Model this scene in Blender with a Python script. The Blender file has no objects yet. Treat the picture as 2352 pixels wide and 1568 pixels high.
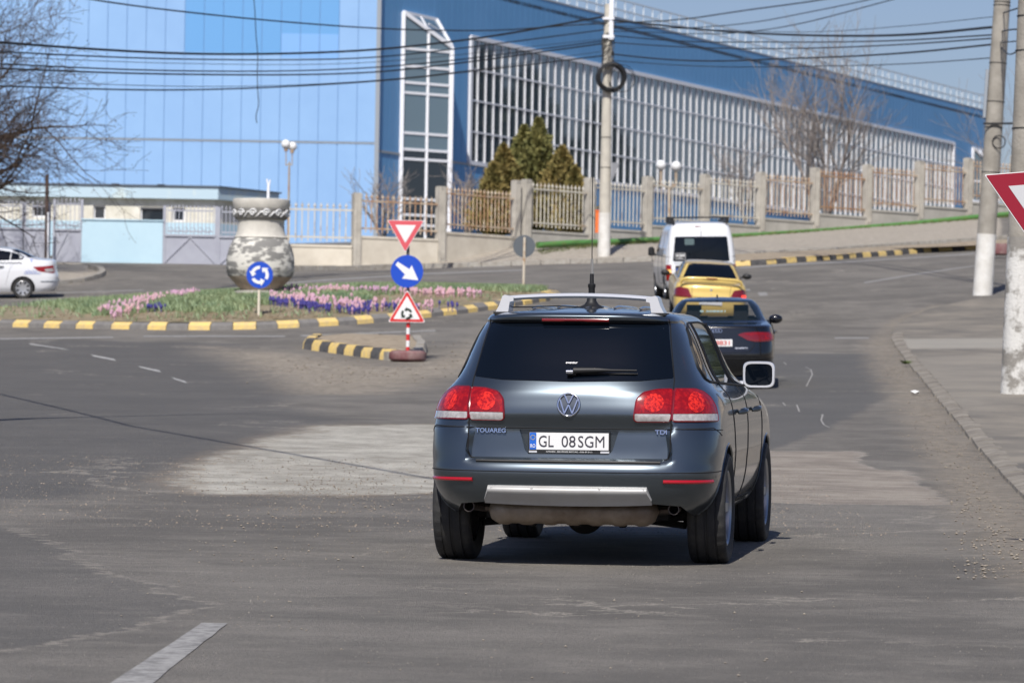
import bpy, bmesh, math, random
import numpy as np
from mathutils import Vector, Matrix
R_ = math.radians
sc = bpy.context.scene
COL = sc.collection

# ------------------------------------------------------------------ camera
F, CX, CY, HZ, ROLL = 8820.0, 1176.0, 784.0, 900.0, 0.0175
PIT = math.atan((HZ - CY) / F)
_f = Vector((0, math.cos(PIT), math.sin(PIT))); _u = Vector((0, -math.sin(PIT), math.cos(PIT))); _r = Vector((1, 0, 0))
CR = _r * math.cos(ROLL) + _u * math.sin(ROLL)
CU = _u * math.cos(ROLL) - _r * math.sin(ROLL)
cam = bpy.data.cameras.new('camera'); cob = bpy.data.objects.new('camera', cam); COL.objects.link(cob)
cob.matrix_world = Matrix(((CR.x, CU.x, -_f.x, 0), (CR.y, CU.y, -_f.y, 0), (CR.z, CU.z, -_f.z, 0), (0, 0, 0, 1)))
cam.sensor_width = 36.0; cam.lens = 36.0 * F / 2352.0
cam.clip_start = 0.5; cam.clip_end = 6000
cam.dof.use_dof = True; cam.dof.focus_distance = 25.6; cam.dof.aperture_fstop = 6.3
sc.camera = cob

# ------------------------------------------------------------------ light
SAZ, SEL = R_(11), R_(47)          # light travels towards azimuth SAZ (from +Y to +X)
world = bpy.data.worlds.new('World'); sc.world = world; world.use_nodes = True
nt = world.node_tree; nt.nodes.clear()
sky = nt.nodes.new('ShaderNodeTexSky'); sky.sky_type = 'NISHITA'; sky.sun_disc = False
sky.sun_elevation = SEL; sky.sun_rotation = math.pi + SAZ
sky.air_density = 1.0; sky.dust_density = 1.0; sky.ozone_density = 5.0
bg = nt.nodes.new('ShaderNodeBackground'); bg.inputs[1].default_value = 0.08
wo = nt.nodes.new('ShaderNodeOutputWorld')
hue = nt.nodes.new('ShaderNodeMix'); hue.data_type = 'RGBA'; hue.blend_type = 'MULTIPLY'; hue.inputs[0].default_value = 1; hue.inputs[7].default_value = (1.02, .93, 1.02, 1)
nt.links.new(sky.outputs[0], hue.inputs[6]); nt.links.new(hue.outputs[2], bg.inputs[0]); nt.links.new(bg.outputs[0], wo.inputs[0])
sun = bpy.data.lights.new('sun', 'SUN'); sun.energy = 4.4; sun.angle = R_(0.5); sun.color = (1, 0.955, 0.89)
so = bpy.data.objects.new('sun', sun); COL.objects.link(so)
sd = Vector((math.sin(SAZ) * math.cos(SEL), math.cos(SAZ) * math.cos(SEL), -math.sin(SEL)))
so.rotation_euler = sd.to_track_quat('-Z', 'Y').to_euler(); so.location = (-10, -20, 40)
sc.view_settings.view_transform = 'Standard'; sc.view_settings.look = 'None'
sc.view_settings.exposure = 0.13; sc.view_settings.gamma = 1.0; sc.view_settings.use_curve_mapping = False
sc.render.engine = 'CYCLES'
sc.cycles.max_bounces = 8; sc.cycles.use_denoising = True

# ------------------------------------------------------------------ pixel rays
def ray(x, y):
    return _f + CR * ((x - CX) / F) + CU * ((CY - y) / F)
def at(x, y, d):
    r = ray(x, y); return r * (d / r.y)

# ------------------------------------------------------------------ terrain
_cp = []
def cpx(x, y, d):
    p = at(x, y, d); _cp.append((p.x, p.y, p.z))
for x in (-9, 0, 9):
    for y in (4, 12, 20): _cp.append((x, y, -1.111 + .0165 * (y - 25.6)))
_cp += [(-7, 26, -1.12), (.5, 26, -1.11), (7, 26, -1.03)]
_cp += [(0.9, 29, -1.062), (-9, 35, -.92), (6, 35, -.94), (0, 40, -.74), (-9, 48, -.42), (1, 50, -.36)]
for t in [(1640, 891, 61), (935, 826, 72), (300, 835, 70), (420, 758, 83), (20, 750, 86), (803, 746, 84), (905, 739, 84.8), (1060, 721, 87), (1262, 691, 91.5),
          (1630, 741, 89), (1609, 684, 100), (53, 679, 110), (2045, 781, 80), (2335, 912, 57), (2258, 677, 96), (245, 630, 118),
          (183, 602, 128), (0, 600, 128), (530, 608, 128), (817, 612, 129), (1010, 601, 131), (1110, 625, 120), (1387, 589, 131.5),
          (1207, 562, 134.5), (1352, 556, 137), (1485, 552, 139.3), (1617, 545, 141.6), (1745, 536, 144), (1870, 526, 146.3), (1990, 516, 148.6), (2110, 508, 150.8),
          (2222, 497, 153), (1757, 606, 118), (2195, 576, 130), (1420, 603, 127), (1700, 572, 131), (2100, 537, 139)]:
    cpx(*t)
_cp += [(-20, 145, 4.7), (-20, 195, 7.1), (-6, 195, 7.2), (5, 195, 7.0), (20, 175, 7.0), (40, 240, 7.3), (-40, 195, 7.1), (60, 300, 7.5), (-60, 300, 8),
        (30, 60, .1), (30, 30, -1.0), (32, 100, 3.2), (40, 150, 7.0), (-35, 60, -.1), (-35, 100, 1.9), (-40, 140, 4.3), (-30, 20, -1.2), (30, 10, -1.3)]
_cp = np.array(_cp)
def _U(r2): return np.where(r2 > 1e-9, r2 * np.log(np.maximum(r2, 1e-9)), 0.0)
def _tps(P, lam):
    n = len(P); X = P[:, :2] / 40.0
    K = _U(((X[:, None] - X[None]) ** 2).sum(-1)) + lam * np.eye(n)
    Q = np.c_[np.ones(n), X]; A = np.zeros((n + 3, n + 3)); A[:n, :n] = K; A[:n, n:] = Q; A[n:, :n] = Q.T
    return X, np.linalg.solve(A, np.r_[P[:, 2], np.zeros(3)])
_TX, _TW = _tps(_cp, 0.0015)
def ground_raw(X, Y):
    X = np.atleast_1d(np.asarray(X, float)); Y = np.atleast_1d(np.asarray(Y, float))
    Xc = np.clip(X, -60, 60) / 40.0; Yc = np.clip(Y, 0, 300) / 40.0
    K = _U((Xc[:, None] - _TX[None, :, 0]) ** 2 + (Yc[:, None] - _TX[None, :, 1]) ** 2)
    return K @ _TW[:-3] + _TW[-3] + _TW[-2] * Xc + _TW[-1] * Yc
def gz(x, y): return float(ground_raw(x, y)[0])
_ds = np.concatenate([np.arange(8, 60, .25), np.arange(60, 200, .5)])
def G(x, y, lift=0.0):
    """first hit of the ray through a photo point with the terrain"""
    r = ray(x, y) / ray(x, y).y
    h = ground_raw(r.x * _ds, _ds) + lift - r.z * _ds
    i = np.argmax(h > 0)
    if h[i] <= 0: i = len(_ds) - 1
    if i == 0: d = _ds[0]
    else:
        a, b = h[i - 1], h[i]; d = _ds[i - 1] + (_ds[i] - _ds[i - 1]) * (-a) / (b - a)
    return Vector((r.x * d, d, r.z * d))

# ------------------------------------------------------------------ materials
def M(name, col, rough=.6, metal=0.0, coat=0.0, noise=None, bump=0.0, bscale=40, spec=None, col2=None, nscale=6, emis=None, trans=0, alpha=1, detail=4, contrast=(.35, .65)):
    m = bpy.data.materials.new(name); m.use_nodes = True; n = m.node_tree; b = n.nodes['Principled BSDF']
    b.inputs['Base Color'].default_value = (*col, 1); b.inputs['Roughness'].default_value = rough; b.inputs['Metallic'].default_value = metal
    b.inputs['Coat Weight'].default_value = coat; b.inputs['Coat Roughness'].default_value = .04
    if spec is not None: b.inputs['Specular IOR Level'].default_value = spec
    if trans: b.inputs['Transmission Weight'].default_value = trans
    b.inputs['Alpha'].default_value = alpha
    if emis: b.inputs['Emission Color'].default_value = (*emis[0], 1); b.inputs['Emission Strength'].default_value = emis[1]
    if col2 or bump:
        tc = n.nodes.new('ShaderNodeTexCoord')
    if col2:
        t = n.nodes.new('ShaderNodeTexNoise'); t.inputs['Scale'].default_value = nscale; t.inputs['Detail'].default_value = detail; t.inputs['Roughness'].default_value = .65
        r = n.nodes.new('ShaderNodeValToRGB'); r.color_ramp.elements[0].position = contrast[0]; r.color_ramp.elements[1].position = contrast[1]
        r.color_ramp.elements[0].color = (*col, 1); r.color_ramp.elements[1].color = (*col2, 1)
        n.links.new(tc.outputs['Object'], t.inputs['Vector']); n.links.new(t.outputs['Fac'], r.inputs[0]); n.links.new(r.outputs[0], b.inputs['Base Color'])
    if bump:
        t2 = n.nodes.new('ShaderNodeTexNoise'); t2.inputs['Scale'].default_value = bscale; t2.inputs['Detail'].default_value = 3
        bp = n.nodes.new('ShaderNodeBump'); bp.inputs['Strength'].default_value = bump; bp.inputs['Distance'].default_value = .02
        n.links.new(tc.outputs['Object'], t2.inputs['Vector']); n.links.new(t2.outputs['Fac'], bp.inputs['Height']); n.links.new(bp.outputs[0], b.inputs['Normal'])
    return m

# ------------------------------------------------------------------ mesh helpers
class MB:
    def __init__(s): s.v = []; s.f = []; s.m = []
    def add(s, v, f, mi=0):
        o = len(s.v); s.v.extend([tuple(p) for p in v]); s.f.extend([tuple(i + o for i in q) for q in f]); s.m.extend([mi] * len(f)); return s
    def box(s, lo, hi, mi=0, ch=0.0):
        x0, y0, z0 = lo; x1, y1, z1 = hi
        v = [(x0, y0, z0), (x1, y0, z0), (x1, y1, z0), (x0, y1, z0), (x0, y0, z1), (x1, y0, z1), (x1, y1, z1), (x0, y1, z1)]
        return s.add(v, [(0, 3, 2, 1), (4, 5, 6, 7), (0, 1, 5, 4), (1, 2, 6, 5), (2, 3, 7, 6), (3, 0, 4, 7)], mi)
    def hexa(s, b, t, mi=0):      # bottom quad and top quad, same order
        return s.add(list(b) + list(t), [(0, 3, 2, 1), (4, 5, 6, 7), (0, 1, 5, 4), (1, 2, 6, 5), (2, 3, 7, 6), (3, 0, 4, 7)], mi)
    def beam(s, a, b, w, h, mi=0, up=(0, 0, 1)):
        a = Vector(a); b = Vector(b); d = (b - a).normalized(); u = Vector(up)
        if abs(d.dot(u)) > .98: u = Vector((0, 1, 0))
        x = d.cross(u).normalized() * (w / 2); y = x.cross(d).normalized() * (h / 2)
        return s.hexa([a - x - y, a + x - y, a + x + y, a - x + y], [b - x - y, b + x - y, b + x + y, b - x + y], mi)
    def tube(s, pts, rad, n=8, mi=0, caps=True):
        pts = [Vector(p) for p in pts]; k = len(pts)
        if not hasattr(rad, '__len__'): rad = [rad] * k
        v = []; f = []; prev = None
        for i, p in enumerate(pts):
            d = (pts[min(i + 1, k - 1)] - pts[max(i - 1, 0)]).normalized()
            if prev is None:
                ref = Vector((0, 0, 1)) if abs(d.z) < .9 else Vector((1, 0, 0)); a = d.cross(ref).normalized()
            else:
                a = (prev - d * prev.dot(d)); a = a.normalized() if a.length > 1e-6 else d.orthogonal().normalized()
            prev = a; b = d.cross(a)
            for j in range(n):
                t = 2 * math.pi * j / n; v.append(p + (a * math.cos(t) + b * math.sin(t)) * rad[i])
        for i in range(k - 1):
            for j in range(n):
                q = (j + 1) % n; f.append((i * n + j, i * n + q, (i + 1) * n + q, (i + 1) * n + j))
        if caps: f.append(tuple(range(n - 1, -1, -1))); f.append(tuple((k - 1) * n + j for j in range(n)))
        return s.add(v, f, mi)
    def lathe(s, prof, n=32, mi=0, axis='z', c=(0, 0, 0), mod=None, capb=True, capt=True):
        v = []; f = []; k = len(prof); c = Vector(c)
        for j in range(n):
            t = 2 * math.pi * j / n
            for i, (r, h) in enumerate(prof):
                if mod: r = mod(i, j, r)
                if axis == 'z': v.append(c + Vector((r * math.cos(t), r * math.sin(t), h)))
                elif axis == 'x': v.append(c + Vector((h, r * math.cos(t), r * math.sin(t))))
                else: v.append(c + Vector((r * math.cos(t), h, r * math.sin(t))))
        for j in range(n):
            q = (j + 1) % n
            for i in range(k - 1): f.append((j * k + i, q * k + i, q * k + i + 1, j * k + i + 1))
        if capb and prof[0][0] > 1e-4: f.append(tuple(j * k for j in range(n - 1, -1, -1)))
        if capt and prof[-1][0] > 1e-4: f.append(tuple(j * k + k - 1 for j in range(n)))
        return s.add(v, f, mi)
    def prism(s, poly, a, b, axis='y', mi=0):     # polygon in the other two axes, extruded a..b
        def P(u, w, t): return {'y': (u, t, w), 'x': (t, u, w), 'z': (u, w, t)}[axis]
        n = len(poly); v = [P(u, w, a) for u, w in poly] + [P(u, w, b) for u, w in poly]
        f = [tuple(range(n)), tuple(range(2 * n - 1, n - 1, -1))] + [(i, i + n, (i + 1) % n + n, (i + 1) % n) for i in range(n)]
        return s.add(v, f, mi)
    def build(s, name, mats, parent=None, smooth=None, loc=None, fix=True):
        me = bpy.data.meshes.new(name); me.from_pydata(s.v, [], s.f)
        if not isinstance(mats, (list, tuple)): mats = [mats]
        for m in mats: me.materials.append(m)
        me.polygons.foreach_set('material_index', s.m)
        if fix and len(s.f) < 60000:
            bm = bmesh.new(); bm.from_mesh(me); bmesh.ops.recalc_face_normals(bm, faces=bm.faces); bm.to_mesh(me); bm.free()
        if smooth is not None:
            me.polygons.foreach_set('use_smooth', [True] * len(me.polygons)); me.set_sharp_from_angle(angle=R_(smooth))
        me.update()
        o = bpy.data.objects.new(name, me); COL.objects.link(o)
        if loc is not None: o.location = loc
        if parent is not None: o.parent = parent
        return o
def tag(o, label=None, cat=None, group=None, kind=None):
    if label: o['label'] = label
    if cat: o['category'] = cat
    if group: o['group'] = group
    if kind: o['kind'] = kind
    return o
def thing(name, label, cat, loc=(0, 0, 0), rz=0.0, group=None, rx=0.0):
    o = bpy.data.objects.new(name, None); COL.objects.link(o); o.location = loc; o.rotation_euler = (rx, 0, rz); o.empty_display_size = .2
    return tag(o, label, cat, group)
def copy_thing(o, parent=None):
    c = o.copy(); COL.objects.link(c)
    if parent is not None: c.parent = parent
    for ch in o.children: copy_thing(ch, c)
    return c
def text(body, w, h, mat, name, parent, loc, rot=(math.pi / 2, 0, 0), ext=.002, bold=0.0, shear=0.0):
    cu = bpy.data.curves.new(name, 'FONT'); cu.body = body; cu.size = 1; cu.extrude = 0.01; cu.offset = bold; cu.shear = shear; cu.resolution_u = 3
    ob = bpy.data.objects.new(name, cu); COL.objects.link(ob)
    dg = bpy.context.evaluated_depsgraph_get(); dg.update()
    me = bpy.data.meshes.new_from_object(ob.evaluated_get(dg)); bpy.data.objects.remove(ob)
    n = len(me.vertices); a = np.empty(n * 3); me.vertices.foreach_get('co', a); a = a.reshape(-1, 3)
    lo, hi = a.min(0), a.max(0); a = (a - (lo + hi) / 2) / np.maximum(hi - lo, 1e-6) * np.array([w, h, ext * 2])
    me.vertices.foreach_set('co', a.ravel()); me.materials.clear(); me.materials.append(mat); me.update()
    o = bpy.data.objects.new(name, me); COL.objects.link(o); o.location = loc; o.rotation_euler = rot; o.parent = parent
    return o
def hermite(xs, ys, x):
    xs = np.asarray(xs, float); ys = np.asarray(ys, float); h = np.diff(xs); dl = np.diff(ys) / h
    m = np.zeros(len(xs)); m[0] = dl[0]; m[-1] = dl[-1]
    for i in range(1, len(xs) - 1):
        if dl[i - 1] * dl[i] > 0:
            w1 = 2 * h[i] + h[i - 1]; w2 = h[i] + 2 * h[i - 1]; m[i] = (w1 + w2) / (w1 / dl[i - 1] + w2 / dl[i])
    x = np.clip(x, xs[0], xs[-1]); i = np.clip(np.searchsorted(xs, x) - 1, 0, len(h) - 1); t = (x - xs[i]) / h[i]
    return (2 * t**3 - 3 * t**2 + 1) * ys[i] + (t**3 - 2 * t**2 + t) * h[i] * m[i] + (-2 * t**3 + 3 * t**2) * ys[i + 1] + (t**3 - t**2) * h[i] * m[i + 1]
def sstep(a, b, x):
    t = np.clip((x - a) / (b - a), 0, 1); return t * t * (3 - 2 * t)
def sdf_poly(poly, X, Y):
    """signed distance, positive inside"""
    P = np.array([(p[0], p[1]) for p in poly]); n = len(P); D = np.full(X.shape, 1e9); ins = np.zeros(X.shape, bool)
    for i in range(n):
        a = P[i]; b = P[(i + 1) % n]; e = b - a; wx = X - a[0]; wy = Y - a[1]
        t = np.clip((wx * e[0] + wy * e[1]) / max(e @ e, 1e-9), 0, 1)
        D = np.minimum(D, np.hypot(wx - t * e[0], wy - t * e[1]))
        c = ((a[1] > Y) != (b[1] > Y)) & (X < (b[0] - a[0]) * (Y - a[1]) / (b[1] - a[1] + 1e-12) + a[0]); ins ^= c
    return np.where(ins, D, -D)

# common materials
m_dark = M('dark_plastic', (.012, .012, .013), .55)
m_rub = M('tyre_rubber', (.022, .022, .023), .75, bump=.15, bscale=120, col2=(.05, .047, .042), nscale=9, contrast=(.45, .8))
m_rim = M('alloy_rim', (.42, .43, .45), .35, .9)
m_chrome = M('chrome', (.75, .76, .78), .12, 1.0)
m_white = M('white_sign_face', (.78, .78, .77), .45)
m_gap = M('panel_gap', (.006, .006, .007), .8)
# ================================================================== ground
P = lambda L: [G(x, y) for x, y in L]
isl_px = [(-330, 742), (-150, 747), (20, 751), (188, 755), (380, 758), (487, 758), (597, 756), (697, 752), (803, 746), (905, 738), (985, 729), (1060, 721), (1150, 709), (1220, 698), (1262, 691), (1290, 682)]
isl_front = P(isl_px)
isl_back = [(p.x, p.y) for p in P([(1275, 681), (1200, 679), (1100, 679), (900, 681), (600, 687), (440, 695), (200, 709), (0, 722), (-150, 729), (-330, 735)])]
island_poly = [(p.x, p.y) for p in isl_front] + isl_back
kr_poly = [(p.x, p.y) for p in P([(692, 801), (893, 828), (972, 826), (984, 806), (968, 787), (790, 781), (712, 789)])]
far_isl = [(p.x, p.y) for p in P([(1640, 612), (1700, 611), (1757, 608), (1873, 600), (1973, 592), (2070, 585), (2155, 578), (2240, 574), (2400, 562), (2400, 554), (2240, 563), (2070, 573), (1900, 584), (1757, 592), (1660, 596)])]
mk = {
 'concrete': P([(395, 1095), (470, 1058), (610, 1010), (735, 977), (1000, 974), (1350, 985), (1500, 1000), (1500, 1135), (1000, 1133), (760, 1138), (520, 1136), (430, 1130)]),
 'pale': P([(1500, 1010), (1770, 1037), (1990, 1036), (1960, 1060), (2010, 1080), (2080, 1078), (2190, 1160), (1770, 1155), (1500, 1150)]),
 'dark': P([(1500, 812), (2060, 812), (2070, 900), (1900, 985), (1860, 1003), (1770, 1030), (1500, 1060)]),
 'dark2': P([(-400, 1140), (110, 1230), (190, 1300), (330, 1340), (470, 1385), (330, 1430), (150, 1475), (-400, 1560)]),
 'dark3': P([(-500, 768), (560, 790), (640, 850), (700, 905), (640, 930), (760, 960), (560, 1010), (380, 1085), (120, 1150), (-500, 1140)]),
 'dust': P([(470, 795), (690, 815), (900, 842), (1010, 820), (1120, 780), (1180, 745), (1230, 760), (1150, 830), (1010, 870), (860, 905), (690, 905), (600, 860)]),
 'kerbdust': P([(2500, 1260), (2352, 1150), (2260, 1050), (2200, 975), (2110, 865), (2052, 790), (2045, 760), (2090, 728), (2180, 700), (2150, 700), (2040, 740), (1990, 790), (2010, 860), (2080, 960), (2140, 1080), (2210, 1200), (2352, 1330), (2500, 1400)]),
 'walk': P([(1100, 612), (1300, 603), (1420, 601), (1560, 594), (1700, 588), (1900, 575), (2100, 561), (2300, 547), (2300, 500), (1990, 516), (1745, 534), (1485, 550), (1352, 556), (1207, 561), (1110, 580), (1010, 594), (817, 606), (640, 612), (640, 622), (900, 619)]),
 'walkl': P([(-400, 660), (130, 657), (200, 646), (245, 632), (240, 622), (180, 604), (-400, 598)]),
}
def build_ground():
    xs = np.concatenate([np.arange(-60, -26, 3), np.arange(-26, -12, .8), np.arange(-12, 12, .3), np.arange(12, 26, .8), np.arange(26, 63, 3)])
    ys = np.concatenate([np.arange(3, 14, 1), np.arange(14, 75, .3), np.arange(75, 135, .4), np.arange(135, 160, .8), np.arange(160, 303, 4)])
    X, Y = np.meshgrid(xs, ys); X = X.ravel(); Y = Y.ravel(); Z = np.concatenate([ground_raw(X[i:i + 4000], Y[i:i + 4000]) for i in range(0, len(X), 4000)])
    nx, ny = len(xs), len(ys)
    v = np.c_[X, Y, Z]
    f = [(j * nx + i, j * nx + i + 1, (j + 1) * nx + i + 1, (j + 1) * nx + i) for j in range(ny - 1) for i in range(nx - 1)]
    # outer skirt out to the horizon
    ring = [j for j in range(nx)] + [(j + 1) * nx - 1 for j in range(1, ny)] + [(ny - 1) * nx + i for i in range(nx - 2, -1, -1)] + [j * nx for j in range(ny - 2, 0, -1)]
    base = len(v); out = []
    for q in ring:
        p = v[q]; c = np.array([0, 150.0]); d = p[:2] - c; d = d / np.linalg.norm(d)
        o = c + d * 3000; out.append((o[0], o[1], p[2] if p[1] > 150 else min(p[2], -1.5)))
    v = np.vstack([v, np.array(out)]); n = len(ring)
    f += [(ring[i], base + i, base + (i + 1) % n, ring[(i + 1) % n]) for i in range(n)]
    me = bpy.data.meshes.new('ground'); me.from_pydata(v.tolist(), [], f)
    AX, AY = v[:, 0], v[:, 1]
    for k, poly in mk.items():
        a = me.attributes.new(k, 'FLOAT', 'POINT'); a.data.foreach_set('value', np.clip(sdf_poly(poly, AX, AY), -5, 5).astype(np.float32))
    me.polygons.foreach_set('use_smooth', [True] * len(me.polygons)); me.update()
    o = bpy.data.objects.new('road', me); COL.objects.link(o); tag(o, 'worn grey asphalt roadway climbing towards the roundabout', kind='structure')
    m = bpy.data.materials.new('asphalt'); m.use_nodes = True; n = m.node_tree; L = n.links; b = n.nodes['Principled BSDF']
    tc = n.nodes.new('ShaderNodeTexCoord')
    def noise(scale, det=4, rough=.6, vec=None, sx=None):
        t = n.nodes.new('ShaderNodeTexNoise'); t.inputs['Scale'].default_value = scale; t.inputs['Detail'].default_value = det; t.inputs['Roughness'].default_value = rough
        src = tc.outputs['Object']
        if sx:
            mp = n.nodes.new('ShaderNodeMapping'); mp.inputs['Scale'].default_value = sx; L.new(src, mp.inputs[0]); src = mp.outputs[0]
        L.new(src, t.inputs['Vector']); return t.outputs['Fac']
    def mth(op, a, b_=None, c=None):
        q = n.nodes.new('ShaderNodeMath'); q.operation = op
        for i, s in enumerate((a, b_, c)):
            if s is None: continue
            if isinstance(s, (int, float)): q.inputs[i].default_value = s
            else: L.new(s, q.inputs[i])
        return q.outputs[0]
    def mr(v_, a, b_, c=0, d=1):
        q = n.nodes.new('ShaderNodeMapRange'); q.inputs[1].default_value = a; q.inputs[2].default_value = b_; q.inputs[3].default_value = c; q.inputs[4].default_value = d; q.interpolation_type = 'SMOOTHSTEP'
        L.new(v_, q.inputs[0]); return q.outputs[0]
    def mix(fac, a, b_):
        q = n.nodes.new('ShaderNodeMix'); q.data_type = 'RGBA'
        if isinstance(fac, (int, float)): q.inputs[0].default_value = fac
        else: L.new(fac, q.inputs[0])
        for i, s in ((6, a), (7, b_)):
            if isinstance(s, tuple): q.inputs[i].default_value = (*s, 1)
            else: L.new(s, q.inputs[i])
        return q.outputs[2]
    edge = mth('ADD', mth('MULTIPLY', mth('SUBTRACT', noise(1.1, 6, .65), .5), 1.6), mth('MULTIPLY', mth('SUBTRACT', noise(7, 7, .8), .5), .9))
    def attr(k):
        a = n.nodes.new('ShaderNodeAttribute'); a.attribute_name = k; return a.outputs['Fac']
    def reg(k, amp=.5, soft=.06, sh=0.0):
        return mr(mth('ADD', mth('ADD', attr(k), sh), mth('MULTIPLY', edge, amp)), -soft, soft)
    speck = noise(55, 4, .8); blot = noise(.45, 6, .65); fine = noise(6, 6, .7); streak = noise(1.6, 7, .72, sx=(.8, 1.25, 1)); pits = noise(140, 2, .5)
    col = mix(mr(speck, .3, .7), (.145, .134, .118), (.29, .268, .236))
    col = mix(mth('MULTIPLY', mr(blot, .38, .62), .75), col, (.13, .121, .108))
    col = mix(mth('MULTIPLY', mr(streak, .45, .75), .5), col, (.33, .305, .265))
    dk = mix(mr(speck, .3, .7), (.075, .074, .073), (.155, .15, .143)); dk = mix(mth('MULTIPLY', mr(streak, .5, .8), .45), dk, (.22, .205, .18))
    col = mix(mth('MULTIPLY', reg('dark3', .9, .35), .75), col, dk)
    col = mix(mth('MULTIPLY', reg('dark2', .5, .12), .38), col, dk)
    # pale broken rim of the old patch, and rims of the others
    def rim(k, w, amp):
        e = mth('ABSOLUTE', mth('ADD', attr(k), mth('MULTIPLY', edge, amp))); return mth('MULTIPLY', mr(e, w, w * .3), mr(fine, .4, .6))
    col = mix(mth('MULTIPLY', rim('dark2', .07, .5), .8), col, (.34, .31, .265))
    d2 = mix(mr(speck, .3, .7), (.08, .081, .082), (.16, .158, .152))
    col = mix(mth('MULTIPLY', reg('dark', .35, .08), .75), col, d2)
    col = mix(mth('MULTIPLY', reg('pale', .35, .08), .9), col, mix(mr(streak, .35, .65), (.27, .232, .195), (.42, .37, .31)))
    conc = mix(mr(noise(1.3, 8, .75), .35, .65), (.36, .335, .285), (.60, .575, .50)); conc = mix(mth('MULTIPLY', mr(noise(3.2, 8, .8), .52, .66), .75), conc, (.25, .215, .17))
    col = mix(mth('MULTIPLY', reg('concrete', .62, .12), .95), col, conc)
    col = mix(mth('MULTIPLY', rim('concrete', .35, .6), .6), col, (.27, .22, .165))
    col = mix(mth('MULTIPLY', rim('pale', .06, .3), .8), col, (.42, .38, .33))
    dirt = mix(mr(fine, .3, .7), (.27, .23, .175), (.46, .40, .32))
    col = mix(mth('MULTIPLY', reg('dust', 1.1, .9), mr(fine, .3, .62, .45, .9)), col, dirt)
    col = mix(mth('MULTIPLY', reg('kerbdust', .5, .35), mr(fine, .3, .62, .5, .95)), col, mix(.35, dirt, (.19, .165, .135)))
    wk = mix(mr(fine, .3, .7), (.36, .315, .255), (.52, .47, .395))
    col = mix(mth('MULTIPLY', reg('walk', .3, .1), .9), col, wk)
    col = mix(mth('MULTIPLY', reg('walkl', .2, .08), .9), col, wk)
    # cracks and patch joints
    vor = n.nodes.new('ShaderNodeTexVoronoi'); vor.feature = 'DISTANCE_TO_EDGE'; vor.inputs['Scale'].default_value = .22
    wv = n.nodes.new('ShaderNodeVectorMath'); wv.operation = 'ADD'; nz_ = n.nodes.new('ShaderNodeTexNoise'); nz_.inputs['Scale'].default_value = .8; nz_.inputs['Detail'].default_value = 8; nz_.inputs['Roughness'].default_value = .7
    sc_ = n.nodes.new('ShaderNodeVectorMath'); sc_.operation = 'SCALE'; sc_.inputs['Scale'].default_value = 3.0; L.new(tc.outputs['Object'], nz_.inputs['Vector']); L.new(nz_.outputs['Color'], sc_.inputs[0]); L.new(tc.outputs['Object'], wv.inputs[0]); L.new(sc_.outputs[0], wv.inputs[1]); L.new(wv.outputs[0], vor.inputs['Vector'])
    crack = mth('MULTIPLY', mr(vor.outputs['Distance'], .012, .002), mr(noise(.35, 3, .5), .5, .62))
    col = mix(mth('MULTIPLY', crack, .75), col, (.40, .365, .31))
    # soft tyre-dark lanes, stains
    stain = mth('MULTIPLY', mr(noise(2.2, 8, .8), .56, .72), mr(noise(.3, 3, .5), .42, .6)); col = mix(mth('MULTIPLY', stain, .55), col, (.075, .072, .068))
    L.new(col, b.inputs['Base Color']); b.inputs['Roughness'].default_value = .82; b.inputs['Specular IOR Level'].default_value = .3
    bp = n.nodes.new('ShaderNodeBump'); bp.inputs['Strength'].default_value = .8; bp.inputs['Distance'].default_value = .02
    L.new(mth('ADD', mth('ADD', pits, speck), fine), bp.inputs['Height']); L.new(bp.outputs[0], b.inputs['Normal'])
    me.materials.append(m)
    return o
build_ground()

def sheet(name, quads, mat, lift=.004, n=12, m_=3, label=None, jag=0.0, seed=1):
    rnd = random.Random(seed); b = MB()
    for q in quads:
        q = [Vector(c[:2] if len(c) > 2 else c) for c in q]
        v = []
        for i in range(n + 1):
            for j in range(m_ + 1):
                s, t = i / n, j / m_
                p = (q[0] * (1 - s) + q[1] * s) * (1 - t) + (q[3] * (1 - s) + q[2] * s) * t
                jx, jy = (rnd.uniform(-jag, jag), rnd.uniform(-jag, jag)) if (i in (0, n) or j in (0, m_)) else (0, 0)
                v.append((p.x + jx, p.y + jy, gz(p.x + jx, p.y + jy) + lift))
        f = [(i * (m_ + 1) + j, (i + 1) * (m_ + 1) + j, (i + 1) * (m_ + 1) + j + 1, i * (m_ + 1) + j + 1) for i in range(n) for j in range(m_)]
        b.add(v, f)
    o = b.build(name, mat, smooth=60); tag(o, label, kind='structure'); return o
m_mark = M('worn_road_paint', (.50, .49, .46), .7, col2=(.17, .165, .16), nscale=14, detail=8, contrast=(.42, .62))
m_mark2 = M('old_road_paint', (.36, .35, .33), .7, col2=(.19, .182, .17), nscale=14, detail=8, contrast=(.4, .6))
def GP(*L): return [(G(x, y).x, G(x, y).y) for x, y in L]
sheet('road_marking', [GP((150, 1640), (462, 1431), (522, 1432), (262, 1640))], m_mark2, jag=.004, label='worn white dash painted in the bottom left of the roadway')
sheet('road_marking', [GP((65, 788), (150, 801), (160, 804), (72, 792)), GP((207, 814), (262, 824), (267, 829), (216, 819)), GP((315, 840), (365, 850), (371, 856), (325, 845)), GP((393, 866), (425, 875), (431, 881), (402, 872))], m_mark, n=4, label='row of short white dashes on the left lane')
sheet('road_marking', [GP((-60, 777), (260, 773), (260, 776), (-60, 781)), GP((330, 771), (655, 771), (655, 774), (330, 774)), GP((690, 770), (1000, 758), (1000, 761), (690, 773))], m_mark2, n=20, label='faint white edge line along the roundabout kerb')
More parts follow.
